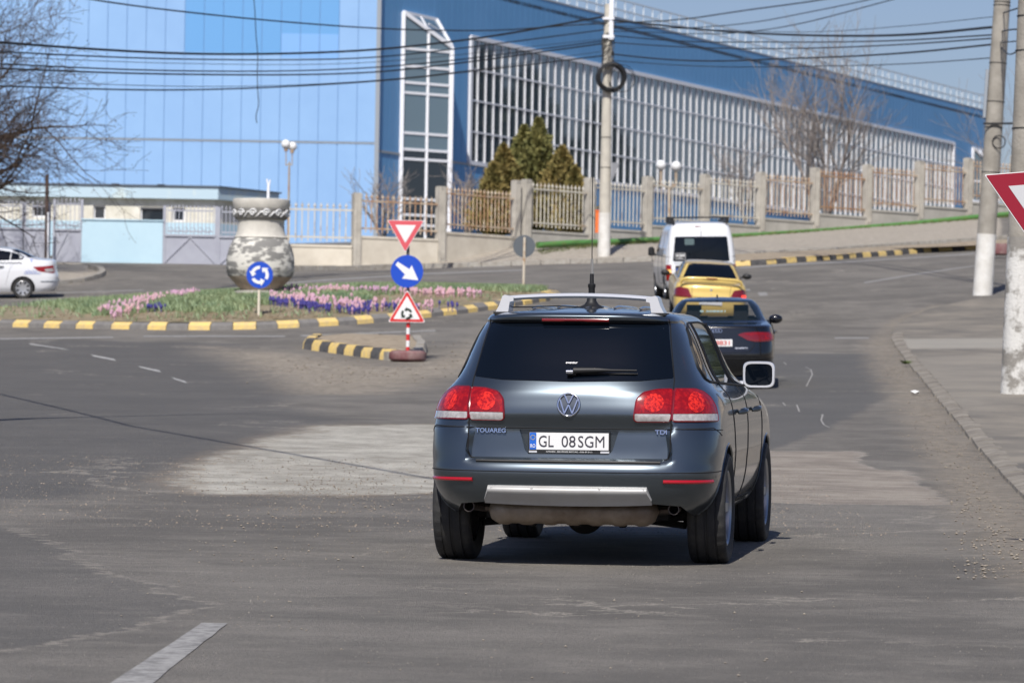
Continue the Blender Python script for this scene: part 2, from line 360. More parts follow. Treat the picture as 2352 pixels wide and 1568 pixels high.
sheet('road_marking', [GP((1700, 614), (1960, 600), (1960, 602.5), (1700, 617)), GP((1960, 600), (2240, 581), (2240, 583.5), (1960, 602.5)), GP((1985, 648), (2240, 610), (2240, 612), (1985, 651)), GP((1700, 664), (1722, 664), (1724, 668), (1702, 668)), GP((1740, 672), (1760, 671), (1765, 679), (1745, 680)), GP((1916, 775), (1995, 775), (1996, 778), (1918, 778)),
      GP((1090, 611), (1160, 609), (1160, 612), (1090, 614)), GP((930, 629), (1200, 619), (1200, 621.5), (930, 632)), GP((640, 650), (900, 633), (900, 635.5), (640, 653)), GP((130, 672), (330, 665), (330, 667), (130, 674))], m_mark2, n=10, label='thin faded white lane lines on the far roads')
# chalky scribbles on the dark patch
m_chalk = M('chalk', (.30, .29, .275), .9)

# ------------------------------------------------------------------ kerbs
m_yel = M('kerb_yellow', (.78, .56, .17), .75, col2=(.60, .45, .22), nscale=9, bump=.3)
m_kgrey = M('kerb_grey', (.16, .152, .145), .8, col2=(.21, .20, .185), nscale=7, bump=.3)
m_kblk = M('kerb_black', (.05, .05, .052), .8, col2=(.11, .105, .10), nscale=7, bump=.3)
m_kconc = M('kerb_concrete', (.36, .34, .30), .85, col2=(.25, .225, .19), nscale=5, bump=.4)
def kerb(name, pts, mats, h=.16, w=.22, bl=.5, slope=.09, closed=False, label=None, gap=.012, lift=0, start=0, seed=3):
    """row of kerb blocks along a ground polyline; the island lies on the left of the path"""
    rnd = random.Random(seed); P_ = [Vector((p[0], p[1])) for p in pts]
    if closed: P_.append(P_[0])
    cum = [0]
    for i in range(1, len(P_)): cum.append(cum[-1] + (P_[i] - P_[i - 1]).length)
    def pos(s):
        i = min(max(int(np.searchsorted(cum, s)) - 1, 0), len(P_) - 2); t = (s - cum[i]) / max(cum[i + 1] - cum[i], 1e-6)
        return P_[i].lerp(P_[i + 1], t), (P_[i + 1] - P_[i]).normalized()
    b = MB(); n = int(cum[-1] / bl)
    for k in range(n):
        a, da = pos(k * bl + gap / 2 + .001); c, dc = pos((k + 1) * bl - gap / 2)
        na = Vector((-da.y, da.x)); nc = Vector((-dc.y, dc.x)); hh = h * rnd.uniform(.9, 1.06) + lift; sh = rnd.uniform(-.012, .012)
        za, zc = gz(a.x, a.y), gz(c.x, c.y)
        def q(p, nn, o, z): return (p.x + nn.x * (o + sh), p.y + nn.y * (o + sh), z)
        sec = [(0, -.06), (.015, h * .55 + lift), (slope, hh), (w, hh), (w, -.06)]
        v = [q(a, na, o, za + z) for o, z in sec] + [q(c, nc, o, zc + z) for o, z in sec]
        f = [(i, i + 1, i + 6, i + 5) for i in range(4)] + [(0, 5, 9, 4), (4, 3, 2, 1, 0), (5, 6, 7, 8, 9)]
        b.add(v, f, (k + start) % len(mats))
    o = b.build(name, mats, smooth=30); tag(o, label, kind='structure'); return o
isl_loop = [(p.x, p.y) for p in isl_front]
kerb('roundabout_kerb', isl_loop + isl_back, [m_yel, m_kgrey], closed=True, label='yellow and grey painted kerb round the flower island', slope=.13, w=.26, h=.17)
_kf = P([(968, 787), (880, 783), (790, 781), (712, 787), (692, 801), (893, 828)]); kerb('island_kerb', [(p.x, p.y) for p in _kf[3:]], [m_yel, m_kblk], h=.2, w=.24, bl=.46, slope=.07, label='small triangular island kerb in yellow and black blocks')
kerb('island_kerb', kr_poly[1:5], [m_kconc], h=.18, bl=.6, slope=.06, label='plain pale kerb on the right and back of the small island')
kerb('island_kerb', [(p.x, p.y) for p in _kf[1:4]], [m_kconc], h=.15, bl=.6, slope=.06, label='low pale kerb at the back left of the small island')
kerb('median_kerb', far_isl[:9], [m_yel, m_kblk], h=.16, bl=.62, slope=.05, label='yellow and black kerb of the long median on the right', start=1)
kerb('median_kerb', far_isl[9:], [m_kconc], h=.14, bl=1.0, slope=.04, label='plain back kerb of the long median')
m_dirt = M('bare_soil', (.22, .175, .12), .95, col2=(.40, .33, .24), nscale=5, detail=8, bump=.6, bscale=9)
m_lawn = M('planted_soil', (.17, .15, .08), .95, col2=(.32, .26, .18), nscale=1.6, detail=8, bump=.5, bscale=9)
def mound(name, poly, mat, h0, h1, inset=.2, rings=10, label=None, kind='structure'):
    c = Vector((sum(p[0] for p in poly) / len(poly), sum(p[1] for p in poly) / len(poly)))
    pts = []
    for i in range(len(poly)):
        a = Vector(poly[i]); b_ = Vector(poly[(i + 1) % len(poly)]); k = max(1, int((b_ - a).length / .5))
        pts += [a.lerp(b_, j / k) for j in range(k)]
    v = []; n = len(pts)
    for r in range(rings + 1):
        t = r / rings
        for p in pts:
            d = (c - p); L_ = d.length; q = p + d.normalized() * (inset + (L_ - inset) * t)
            v.append((q.x, q.y, gz(q.x, q.y) + h0 + (h1 - h0) * float(sstep(0, .6, t))))
    f = [(r * n + i, r * n + (i + 1) % n, (r + 1) * n + (i + 1) % n, (r + 1) * n + i) for r in range(rings) for i in range(n)]
    b = MB(); b.add(v, f); o = b.build(name, mat, smooth=60); tag(o, label, kind=kind); return c
MC = mound('roundabout_bed', island_poly, m_lawn, .16, .26, rings=24, label='raised soil bed of the roundabout')
mound('island_soil', kr_poly, m_dirt, .15, .20, rings=5, label='gravelly soil filling the small triangular island')
mound('median_soil', far_isl, m_dirt, .15, .2, rings=4, inset=.15, label='strip of bare soil on the long median')
_ip = np.array(island_poly)
def isl_h(x, y):
    """height of the bed surface"""
    dv = Vector((x, y)) - MC; best = None
    n = len(_ip); R = 1e9
    for i in range(n):
        a = _ip[i]; b_ = _ip[(i + 1) % n]; e = b_ - a; det = dv.x * (-e[1]) + e[0] * dv.y
        if abs(det) < 1e-9: continue
        rx, ry = a[0] - MC.x, a[1] - MC.y
        s = (rx * (-e[1]) + e[0] * ry) / det; t = (dv.x * ry - dv.y * rx) / det
        if s > 0 and -1e-6 <= t <= 1 + 1e-6: R = min(R, s)
    t = 1 - 1 / R if R < 1e8 and R > 1 else 0
    return gz(x, y) + .16 + .10 * float(sstep(0, .6, t))

# sidewalk right of the road
m_kold = M('old_kerb', (.27, .245, .205), .9, col2=(.16, .14, .115), nscale=3, detail=8, bump=.8, bscale=8); m_kold2 = M('older_kerb', (.20, .18, .15), .9, col2=(.30, .27, .225), nscale=3, detail=8, bump=.8, bscale=8)
m_walk = M('sidewalk', (.13, .12, .104), .9, col2=(.25, .222, .18), nscale=.7, detail=9, bump=.4, bscale=20)
kn = P([(2048, 768), (2046, 780), (2055, 797), (2110, 866), (2155, 925), (2200, 977), (2260, 1050), (2352, 1150), (2480, 1280)]); kn = [(p.x, p.y) for p in kn] + [(5.0, 20), (5.2, 8)]
kf = P([(2048, 768), (2052, 752), (2080, 733), (2130, 712), (2200, 695), (2265, 684), (2352, 672)]); kf = [(p.x, p.y) for p in kf] + [(22, 103), (45, 115)]
def resample(L, n):
    L = [Vector(p) for p in L]; cum = [0]
    for i in range(1, len(L)): cum.append(cum[-1] + (L[i] - L[i - 1]).length)
    out = []
    for k in range(n):
        s = cum[-1] * (k / (n - 1)) ** 1.3; i = min(max(int(np.searchsorted(cum, s)) - 1, 0), len(L) - 2); t = (s - cum[i]) / max(cum[i + 1] - cum[i], 1e-6)
        out.append(L[i].lerp(L[i + 1], min(t, 1)))
    return out
a_, b_ = [p + Vector((.21, 0)) for p in resample(kn, 90)], resample(kf, 90); mb = MB(); v = []; K = 40
for i in range(90):
    for j in range(K + 1):
        p = a_[i].lerp(b_[i], j / K); v.append((p.x, p.y, gz(p.x, p.y) + .045 * (1 - j / K) + .016))
mb.add(v, [(i * (K + 1) + j, (i + 1) * (K + 1) + j, (i + 1) * (K + 1) + j + 1, i * (K + 1) + j + 1) for i in range(89) for j in range(K)])
_sw = mb.build('sidewalk', m_walk, smooth=60)
_sx = np.array([p[0] for p in v]); _sy = np.array([p[1] for p in v]); _band = [G(x, y) for x, y in ((2040, 784), (2400, 779), (2400, 803), (2040, 807))]; _dust = [G(x, y) for x, y in ((2060, 830), (2330, 815), (2360, 905), (2240, 960), (2150, 930))]
for _k, _p in (('band', _band), ('dusty', _dust)):
    _at = _sw.data.attributes.new(_k, 'FLOAT', 'POINT'); _at.data.foreach_set('value', sdf_poly(_p, _sx, _sy).astype(np.float32))
_n = m_walk.node_tree; _b = _n.nodes['Principled BSDF']; _src = _b.inputs['Base Color'].links[0].from_socket
_nz = _n.nodes.new('ShaderNodeTexNoise'); _nz.inputs['Scale'].default_value = 3; _nz.inputs['Detail'].default_value = 8; _nz.inputs['Roughness'].default_value = .75
_tc = _n.nodes.new('ShaderNodeTexCoord'); _n.links.new(_tc.outputs['Object'], _nz.inputs['Vector'])
for _k, _c, _fa in (('dusty', (.27, .245, .205), .5), ('band', (.36, .34, .295), .6)):
    _a = _n.nodes.new('ShaderNodeAttribute'); _a.attribute_name = _k
    _ad = _n.nodes.new('ShaderNodeMath'); _ad.operation = 'MULTIPLY_ADD'; _ad.inputs[1].default_value = 2.4; _n.links.new(_nz.outputs['Fac'], _ad.inputs[0]); _sb = _n.nodes.new('ShaderNodeMath'); _sb.operation = 'SUBTRACT'; _sb.inputs[1].default_value = 1.2; _n.links.new(_a.outputs['Fac'], _sb.inputs[0]); _n.links.new(_sb.outputs[0], _ad.inputs[2])
    _mr = _n.nodes.new('ShaderNodeMapRange'); _mr.inputs[1].default_value = -.5; _mr.inputs[2].default_value = .4; _mr.inputs[4].default_value = _fa; _n.links.new(_ad.outputs[0], _mr.inputs[0])
    _mx = _n.nodes.new('ShaderNodeMix'); _mx.data_type = 'RGBA'; _n.links.new(_mr.outputs[0], _mx.inputs[0]); _n.links.new(_src, _mx.inputs[6]); _mx.inputs[7].default_value = (*_c, 1); _src = _mx.outputs[2]
_n.links.new(_src, _b.inputs['Base Color'])
tag(_sw, 'dusty asphalt sidewalk at the right edge', kind='structure')
kerb('sidewalk_kerb', list(reversed(kn[1:])), [m_kconc], h=.115, w=.16, bl=.9, slope=.03, label='broken concrete kerb of the right sidewalk', gap=.03, seed=8) if False else None
kerb('sidewalk_kerb', [(x, y) for x, y in kn], [m_kold, m_kold2, m_kold], h=.062, w=.24, bl=.55, slope=.13, gap=.05, seed=5, label='broken concrete kerb along the right sidewalk')
# pebbles
def pebbles(name, regions, count, mat, label, smin=.008, smax=.03, lift=0.0, seed=4):
    rnd = random.Random(seed); b = MB(); k = 0; tries = 0
    ico = [(0, 0, 1), (.9, 0, .3), (.25, .85, .35), (-.75, .5, .3), (-.7, -.5, .35), (.3, -.85, .3), (0, 0, -.5)]
    fc = [(0, 1, 2), (0, 2, 3), (0, 3, 4), (0, 4, 5), (0, 5, 1), (6, 2, 1), (6, 3, 2), (6, 4, 3), (6, 5, 4), (6, 1, 5)]
    while k < count and tries < count * 30:
        tries += 1; x0, y0, x1, y1 = rnd.choice(regions); x = rnd.gauss((x0 + x1) / 2, (x1 - x0) / 4); y = rnd.uniform(y0, y1)
        p = G(x, y); s = smin + (smax - smin) * rnd.random() ** 3; a = rnd.random() * 6.28
        b.add([(p.x + s * (u * math.cos(a) - w_ * math.sin(a)), p.y + s * (u * math.sin(a) + w_ * math.cos(a)), p.z + lift + s * t * .8 + s * .2) for u, w_, t in ico], fc); k += 1
    tag(b.build(name, mat, fix=False), label, kind='stuff')
m_peb = M('pebble', (.38, .33, .26), .9, col2=(.20, .175, .145), nscale=3)
pebbles('gravel', [(560, 1095, 1020, 1150), (500, 1120, 1000, 1180), (450, 1100, 900, 1300), (400, 1050, 1000, 1130)], 900, m_peb, 'loose gravel scattered over the roadway', .005, .015)
pebbles('gravel', [(2000, 800, 2120, 880), (2090, 900, 2240, 1050), (2150, 1020, 2320, 1180), (2180, 1150, 2380, 1330)], 2200, m_peb, 'loose gravel along the right kerb', .005, .018, seed=9)
pebbles('gravel', [(700, 835, 1100, 880), (600, 820, 900, 880), (1000, 780, 1150, 860)], 400, m_peb, 'loose gravel by the small triangular island', .012, .032, seed=10)
pebbles('gravel', [(700, 1150, 2300, 1560), (300, 1150, 1000, 1450)], 350, m_peb, 'few small stones on the open asphalt', .004, .011, seed=11)

# coarse grit standing proud of the near asphalt
def grit(n, x0, x1, y0, y1, smin, smax, mats, label, seed):
    rs = np.random.RandomState(seed); X = rs.uniform(x0, x1, n); Y = rs.uniform(y0, y1, n); Z = np.concatenate([ground_raw(X[i:i + 4000], Y[i:i + 4000]) for i in range(0, n, 4000)])
    s_ = smin + (smax - smin) * rs.rand(n) ** 3; v = np.empty((n, 5, 3)); a = rs.rand(n) * 6.28
    for k in range(4):
        v[:, k, 0] = X + s_ * np.cos(a + k * 1.57) * rs.uniform(.6, 1.4, n); v[:, k, 1] = Y + s_ * np.sin(a + k * 1.57) * rs.uniform(.6, 1.4, n); v[:, k, 2] = Z - .002
    v[:, 4, 0] = X + s_ * rs.uniform(-.4, .4, n); v[:, 4, 1] = Y; v[:, 4, 2] = Z + s_ * rs.uniform(.3, .8, n)
    b_ = np.arange(n)[:, None] * 5; f = np.concatenate([b_ + np.array([[i, (i + 1) % 4, 4]]) for i in range(4)], 0)
    me = bpy.data.meshes.new('grit'); me.from_pydata(v.reshape(-1, 3).tolist(), [], f.tolist())
    for m in mats: me.materials.append(m)
    me.polygons.foreach_set('material_index', rs.randint(0, len(mats), n).tolist() * 4); me.update()
    o = bpy.data.objects.new('grit', me); COL.objects.link(o); tag(o, label, kind='stuff')
grit(62000, -7, 7, 15, 46, .002, .0065, [M('grit_grey', (.20, .19, .17), .9), M('grit_dark', (.09, .085, .08), .9), M('grit_pale', (.31, .285, .245), .9)], 'fine stone grit standing out of the near asphalt', 3)
grit(9000, -6, 3, 29, 40, .004, .014, [M('grit_brown', (.30, .24, .18), .9), M('grit_deep_brown', (.13, .11, .09), .9)], 'coarser brown grit over the pale worn patch', 4)  # two brown stone colours, the second one darker
def scrawl(L):
    b = MB()
    for px in L:
        q = [G(x, y) for x, y in px]; q = [p + Vector((0, 0, .005)) for p in q]
        for i in range(len(q) - 1):
            a, c = q[i], q[i + 1]; nn = Vector((-(c - a).y, (c - a).x, 0)).normalized() * .011; b.add([a - nn, c - nn, c + nn, a + nn], [(0, 1, 2, 3)])
    tag(b.build('chalk_mark', m_chalk, fix=False), 'thin pale scrawled marks on the dark asphalt ahead of the big car', kind='structure')
scrawl([[(1850, 843), (1862, 849), (1866, 860), (1860, 872), (1852, 888)], [(1884, 954), (1890, 952), (1886, 965), (1892, 976), (1905, 982)], [(1800, 832), (1806, 838)], [(1830, 930), (1836, 946)], [(1798, 925), (1804, 932)]])

p = G(2080, 836, .05); b = MB(); rnd = random.Random(3)
for k in range(60): a = rnd.random() * 6.28; l = rnd.uniform(.05, .16); b.add([(p.x, p.y, p.z), (p.x + .02 * math.cos(a + 1.5), p.y + .02 * math.sin(a + 1.5), p.z + .02), (p.x + l * math.cos(a), p.y + l * math.sin(a), p.z + rnd.uniform(.02, .09))], [(0, 1, 2)])
tag(b.build('weed', M('weed_green', (.08, .11, .03), .9), fix=False), 'small green weed growing out of the right kerb', 'plant')
p = G(2100, 903, .03); b = MB(); rs_ = [rnd.uniform(.5, 1) for _ in range(12)]
b.add([(p.x + .10 * rs_[i] * math.cos(i * .785), p.y + .10 * rs_[i] * math.sin(i * .785), p.z + .035 * (i % 2)) for i in range(8)] + [(p.x, p.y, p.z + .05), (p.x + .01, p.y, p.z - .01)], [(i, (i + 1) % 8, 8) for i in range(8)] + [((i + 1) % 8, i, 9) for i in range(8)])
tag(b.build('paper_scrap', M('litter_white', (.7, .7, .68), .8), fix=False), 'crumpled white scrap of paper lying by the right kerb', 'litter')
# ================================================================== buildings
def adopt(o, parent):
    o.parent = parent; o.matrix_parent_inverse = Matrix.LocRotScale(parent.location, parent.rotation_euler, None).inverted(); return o
m_fac = M('pale_blue_cladding', (.29, .475, .74), .5, spec=.3, col2=(.26, .435, .70), nscale=.25)
m_fac2 = M('mid_blue_cladding', (.145, .36, .67), .45, spec=.4)
m_fac3 = M('faded_blue_cladding', (.22, .43, .77), .45, spec=.4)
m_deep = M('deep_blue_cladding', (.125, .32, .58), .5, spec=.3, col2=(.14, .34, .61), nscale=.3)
m_seam = M('cladding_seam', (.20, .37, .61), .7)
m_trim = M('grey_metal_trim', (.30, .33, .36), .5)
m_wfr = M('white_window_frame', (.80, .81, .84), .4)
m_glass = M('dark_glass', (.018, .026, .036), .04, spec=.9, coat=.6)
m_glass2 = M('clear_sky_glass', (.05, .075, .10), .05, spec=1.0, coat=1.0)
m_roof = M('roof_sheet', (.10, .12, .15), .7)
WX, WY, SA, CA = -7.13, 196.0, math.sin(R_(24)), math.cos(R_(24))
def S(t, out, z): return (WX + SA * t + CA * out, WY + CA * t - SA * out, z)
hall = thing('sports_hall', 'huge blue clad hall with a long white-framed window wall behind the fence', 'building', (WX, WY, 7.0))
def hbox(b, t0, t1, o0, o1, z0, z1, mi=0):
    return b.hexa([S(t0, o0, z0), S(t1, o0, z0), S(t1, o1, z0), S(t0, o1, z0)], [S(t0, o0, z1), S(t1, o0, z1), S(t1, o1, z1), S(t0, o1, z1)], mi)
# pale front
b = MB(); b.box((-62, WY + .06, 5.5), (WX - .02, WY + .5, 24.5), 1)
X = WX
while X > -61:
    x0, x1 = X - .975, X - .025
    b.box((x0, WY, 5.5), (x1, WY + .1, 12.5), 0)
    mid = -17.1 < (x0 + x1) / 2 < -8.7
    b.box((x0, WY, 12.62), (x1, WY + .1, 17.05), 0)
    if mid:
        b.box((x0, WY, 17.05), (x1, WY + .1, 24.4), 2)
        if -12.3 < (x0 + x1) / 2 < -8.9: b.box((x0, WY - .004, 16.85), (x1, WY + .02, 18.1), 3)
    else: b.box((x0, WY, 17.05), (x1, WY + .1, 24.4), 0)
    X -= .985
adopt(b.build('front_wall', [m_fac, m_seam, m_fac2, m_fac3], fix=False), hall)
b = MB(); b.box((-62, WY - .012, 12.52), (WX, WY + .02, 12.60)); b.box((WX - .06, WY - .1, 5.5), (WX + .16, WY + .06, 24.5))
adopt(b.build('trim', m_trim), hall)
# long side wall
b = MB(); TE = 107.0; T0, T1, ZB, ZT, ZR = 11.4, 97.6, 12.15, 19.1, 22.0
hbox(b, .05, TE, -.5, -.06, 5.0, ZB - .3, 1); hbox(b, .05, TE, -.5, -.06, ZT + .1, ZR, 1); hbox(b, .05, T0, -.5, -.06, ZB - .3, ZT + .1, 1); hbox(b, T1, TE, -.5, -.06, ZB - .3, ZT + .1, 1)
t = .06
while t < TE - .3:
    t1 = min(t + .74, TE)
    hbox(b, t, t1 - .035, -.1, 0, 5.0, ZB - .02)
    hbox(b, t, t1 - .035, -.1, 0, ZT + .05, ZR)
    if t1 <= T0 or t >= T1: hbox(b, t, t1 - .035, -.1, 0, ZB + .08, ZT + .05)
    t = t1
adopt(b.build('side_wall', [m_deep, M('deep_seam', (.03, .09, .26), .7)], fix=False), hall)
b = MB(); hbox(b, .2, TE, 0.0, .05, ZB - .02, ZB + .1); hbox(b, -.1, TE, -.3, .02, ZR, ZR + .10)
adopt(b.build('trim', m_trim), hall)
# window wall
b = MB(); hbox(b, T0, T1, -.2, -.05, ZB + .1, ZT)
adopt(b.build('glazing', m_glass2), hall)
N = 82; vb = MB()
for i in range(N + 1):
    t = T0 + (T1 - T0) * i / N; w = .14 if i in (0, N) else .038
    hbox(vb, t - w, t + w, -.08, .10 if i in (0, N) else .02, ZB + .1, ZT)
adopt(vb.build('mullion', m_wfr, fix=False), hall); vb = MB()
for k in range(5):
    z = ZB + .14 + (ZT - ZB - .2) * k / 4; w = .04 if 0 < k < 4 else .11
    hbox(vb, T0, T1, -.08, .005 if 0 < k < 4 else .09, z - w, z + w)
adopt(vb.build('transom', m_wfr, fix=False), hall)
# roof railing
b = MB()
def rail(z, o=0): b.beam(S(-2, -.3 + o, z), S(TE + .5, -.3 + o, z), .07, .07)
rail(ZR + 1.22); rail(ZR + .62)
t = -1
k = 0
while t < TE + .5:
    b.beam(S(t, -.3, ZR), S(t, -.3, ZR + 1.24), .06, .06)
    if k % 3 == 0: b.beam(S(t, -.3, ZR + .02), S(t + 1.45, -.3, ZR + 1.2), .025, .025)
    t += 1.45; k += 1
adopt(b.build('roof_railing', M('railing_metal', (.62, .66, .68), .5)), hall)
b = MB(); q = [S(0, 0, 0), S(TE, 0, 0), S(TE, -60, 0), (-62, 240, 0), (-62, WY, 0)]
b.prism([(p[0], p[1]) for p in q], ZR - .6, ZR - .4, axis='z'); b.prism([(p[0] - .6, p[1] + .6) for p in q[1:]], 5, ZR - .7, axis='z', mi=1)
adopt(b.build('roof', [m_roof, m_deep]), hall)
# triangular glass stair bays
def bay(tA, tC, out, z0, zA, zB, levels, label):
    A = Vector(S(tA, .03, 0)); C_ = Vector(S(tC, .03, 0)); B = Vector(S(tA + (tC - tA) * .72, out, 0))
    root = adopt(thing('glass_bay', None, None, (A.x, A.y, z0)), hall) ; root.matrix_parent_inverse = Matrix.Translation(-Vector(hall.location))
    del_ = Vector((A.x, A.y, z0))
    def Z(p, z): return (p.x, p.y, z)
    g = MB(); e = .05
    zm = z0 + (zB - z0) * .5
    g.add([Z(A, z0), Z(B, z0), Z(B, zm), Z(A, zm)], [(0, 1, 2, 3)], 1); g.add([Z(A, zm), Z(B, zm), Z(B, zB), Z(A, zA)], [(0, 1, 2, 3)]); g.add([Z(B, z0), Z(C_, z0), Z(C_, zA), Z(B, zB)], [(0, 1, 2, 3)]); g.add([Z(A, zA), Z(B, zB), Z(C_, zA)], [(0, 1, 2)])  # sky reflection is painted into the paler upper panes, lower panes stay dark
    w = MB()
    for p, z in ((A, zA), (B, zB), (C_, zA)): w.beam(Z(p, z0), Z(p, z), .24, .24)
    Mx = A.lerp(B, .52); w.beam(Z(Mx, z0), Z(Mx, zA + (zB - zA) * .52), .14, .14)
    w.beam(Z(A, zA), Z(B, zB), .2, .2); w.beam(Z(B, zB), Z(C_, zA), .16, .16); w.beam(Z(A, zA), Z(C_, zA), .16, .16); w.beam(Z(Mx, zA + (zB - zA) * .52), Z(A.lerp(C_, .5), zA), .08, .08); w.beam(Z(Mx, zA + (zB - zA) * .3), Z(C_.lerp(B, .5), (zA + zB) / 2), .06, .06)
    for z in levels:
        if z < zB: w.beam(Z(A, z), Z(B, z), .11, .13); w.beam(Z(B, z), Z(C_, z), .11, .13)
        else: 
            f = (zA - z) / (zA - zB); w.beam(Z(A, z), Z(A.lerp(B, f), z), .1, .1)
    for nm, mb_, mt in (('glazing', g, [M('bay_glass_painted_sky', (.13, .19, .23), .05, spec=1.0, coat=1), m_glass]), ('frame', w, m_wfr)):
        o = mb_.build(nm, mt, fix=(nm == 'frame')); o.parent = root; o.matrix_parent_inverse = Matrix.Translation(-del_)
lv = [(900 - (y + 4.6)) / 44.4 for y in (110, 150, 188, 211.5, 304, 341.5, 363.5, 455.6, 492, 515)]
bay(2.9, 6.9, 1.5, 6.8, 19.55, 17.95, lv, '')
bay(102.2, 105.5, 1.3, 9.0, 19.0, 17.6, [10.5, 12, 13.5, 15, 16.5], '')

# low gatehouse
m_cream = M('cream_render', (.78, .755, .67), .8, col2=(.60, .57, .46), nscale=1.5)
m_lblue = M('pale_blue_render', (.50, .68, .77), .8, col2=(.46, .64, .74), nscale=1.2)
m_fascia = M('fascia_paint', (.48, .62, .70), .7, col2=(.58, .68, .68), nscale=1.1, contrast=(.5, .62))
m_steel = M('grey_steel', (.40, .415, .47), .5, col2=(.36, .37, .43), nscale=2)
gh = thing('gatehouse', 'low flat roofed cream and pale blue gatehouse with small windows', 'building', (-20, 148, 5))
def gX(x): return (x - 1176) / 59.65
b = MB(); Yw = 147.9; cX = -11.52
wins = [(72, 101, 6.86, 6.47), (212, 233, 6.86, 6.42), (320, 371, 6.82, 6.38), (394, 416, 6.82, 6.4)]
xs_ = [-22.5 - 8] + [v for w in wins for v in (gX(w[0]) - .06, gX(w[1]) + .06)] + [cX]
for i in range(0, len(xs_), 2): b.box((xs_[i], Yw, 6.3), (xs_[i + 1], Yw + .3, 7.3), 0)
for w in wins:
    b.box((gX(w[0]) - .06, Yw, w[2] + .06), (gX(w[1]) + .06, Yw + .3, 7.3), 0); b.box((gX(w[0]) - .06, Yw, 6.3), (gX(w[1]) + .06, Yw + .3, w[3] - .06), 0)
b.box((-30.5, Yw - .003, 4.2), (cX + .003, Yw + .3, 6.3), 1)
b.hexa([(cX, Yw + .3, 4.2), (cX, Yw, 4.2), (cX + 1.9, 151.4, 4.2), (cX + 1.5, 151.4, 4.2)], [(cX, Yw + .3, 6.3), (cX, Yw, 6.3), (cX + 1.9, 151.4, 6.3), (cX + 1.5, 151.4, 6.3)], 1)
b.hexa([(cX, Yw + .3, 6.3), (cX, Yw, 6.3), (cX + 1.9, 151.4, 6.3), (cX + 1.5, 151.4, 6.3)], [(cX, Yw + .3, 7.25), (cX, Yw, 7.25), (cX + 1.9, 151.4, 7.25), (cX + 1.5, 151.4, 7.25)], 0)
adopt(b.build('wall', [m_cream, m_lblue]), gh)
for w in wins:
    b = MB(); x0, x1 = gX(w[0]), gX(w[1])
    for bx in (((x0 - .06, w[3] - .06), (x0, w[2] + .06)), ((x1, w[3] - .06), (x1 + .06, w[2] + .06)), ((x0, w[2]), (x1, w[2] + .06)), ((x0, w[3] - .06), (x1, w[3]))):
        b.box((bx[0][0], Yw + .12, bx[0][1]), (bx[1][0], Yw + .2, bx[1][1]))
    wf = adopt(b.build('window', m_wfr), gh)
    g = MB(); g.box((x0, Yw + .15, w[3]), (x1, Yw + .18, w[2])); pn = g.build('pane', m_glass); pn.parent = wf; pn.matrix_parent_inverse = wf.matrix_parent_inverse @ Matrix.Identity(4); pn.matrix_parent_inverse = Matrix.Identity(4)
b = MB(); eY, eX = 147.62, -11.40
poly = [(-31, eY), (eX, eY), (eX + 2.1, 151.6), (-31, 151.6)]
b.prism(poly, 7.2, 7.66, axis='z'); b.prism([(-31.1, eY - .06), (eX + .05, eY - .06), (eX + 2.2, 151.7), (-31.1, 151.7)], 7.66, 7.72, axis='z', mi=1)
for i in range(8):
    xx = -26 + i * 1.75; b.box((xx, eY - .1, 7.715), (xx + .3, eY + .1, 7.745), 1)
adopt(b.build('roof', [m_fascia, m_roof]), gh)

# gates
def gg(x, y): 
    return Vector(((x - 1176) / 68.9, 128.0, (900 - (y - .0175 * (x - 1176))) / 68.9))
def grille(b, x0, x1, z0, z1, Y, step=.125, th=.022, rails=(.12, .9), mi=0, tip=.1):
    n = max(2, int((x1 - x0) / step))
    for i in range(n + 1):
        x = x0 + (x1 - x0) * i / n; b.beam((x, Y, z0), (x, Y, z1 - tip), th, th, mi); b.hexa([(x - th, Y - th, z1 - tip), (x + th, Y - th, z1 - tip), (x + th, Y + th, z1 - tip), (x - th, Y + th, z1 - tip)], [(x - .003, Y - .003, z1), (x + .003, Y - .003, z1), (x + .003, Y + .003, z1), (x - .003, Y + .003, z1)], mi)
    for r in rails: b.beam((x0, Y, z0 + (z1 - z0) * r), (x1, Y, z0 + (z1 - z0) * r), .03, .045, mi)
def gate(name, x0, x1, zt, zs, zb, label, solid_only=False, curls=False):
    g = thing(name, label, 'gate', ((gg(x0, 600).x + gg(x1, 600).x) / 2, 128, zb), group='steel gates in front of the gatehouse')
    X0, X1 = gg(x0, 600).x, gg(x1, 600).x
    b = MB(); b.box((X0, 127.96, zb + .06), (X1, 128.02, zs)); b.beam((X0, 127.94, zb + .1), ((X0 + X1) / 2, 127.94, zs - .05), .03, .05); b.beam((X1, 127.94, zb + .1), ((X0 + X1) / 2, 127.94, zs - .05), .03, .05)
    b.beam((X0, 127.94, zs), (X1, 127.94, zs), .06, .07)
    adopt(b.build('solid_panel', m_steel), g)
    b = MB(); grille(b, X0 + .1, X1 - .1, zs, zt, 128.0, rails=(.14, .8))
    if curls:
        n = int((X1 - X0) / .25)
        for i in range(n):
            c = X0 + .2 + i * .25; b.tube([(c + .09 * math.cos(a), 127.97, zs + .18 + .09 * math.sin(a)) for a in np.linspace(0, 6.28, 11)], .009, 4)
    adopt(b.build('grille', m_steel), g)
    for X in (X0, X1):
        b = MB(); b.box((X - .045, 127.93, zb - .2), (X + .045, 128.05, zt - .05)); adopt(b.build('post', m_steel), g)
gate('steel_gate', -90, 48, 6.1, 5.16, 4.0, 'grey barred gate with solid lower half at the far left edge, in tree shade', curls=True)
gate('steel_gate', 52, 108, 6.1, 5.16, 4.0, 'narrow shaded barred gate between two dark posts at the left', curls=True)
gate('steel_gate', 120, 183, 6.22, 5.14, 4.0, 'shaded barred gate with dense bars just left of the pale blue panel', curls=True)
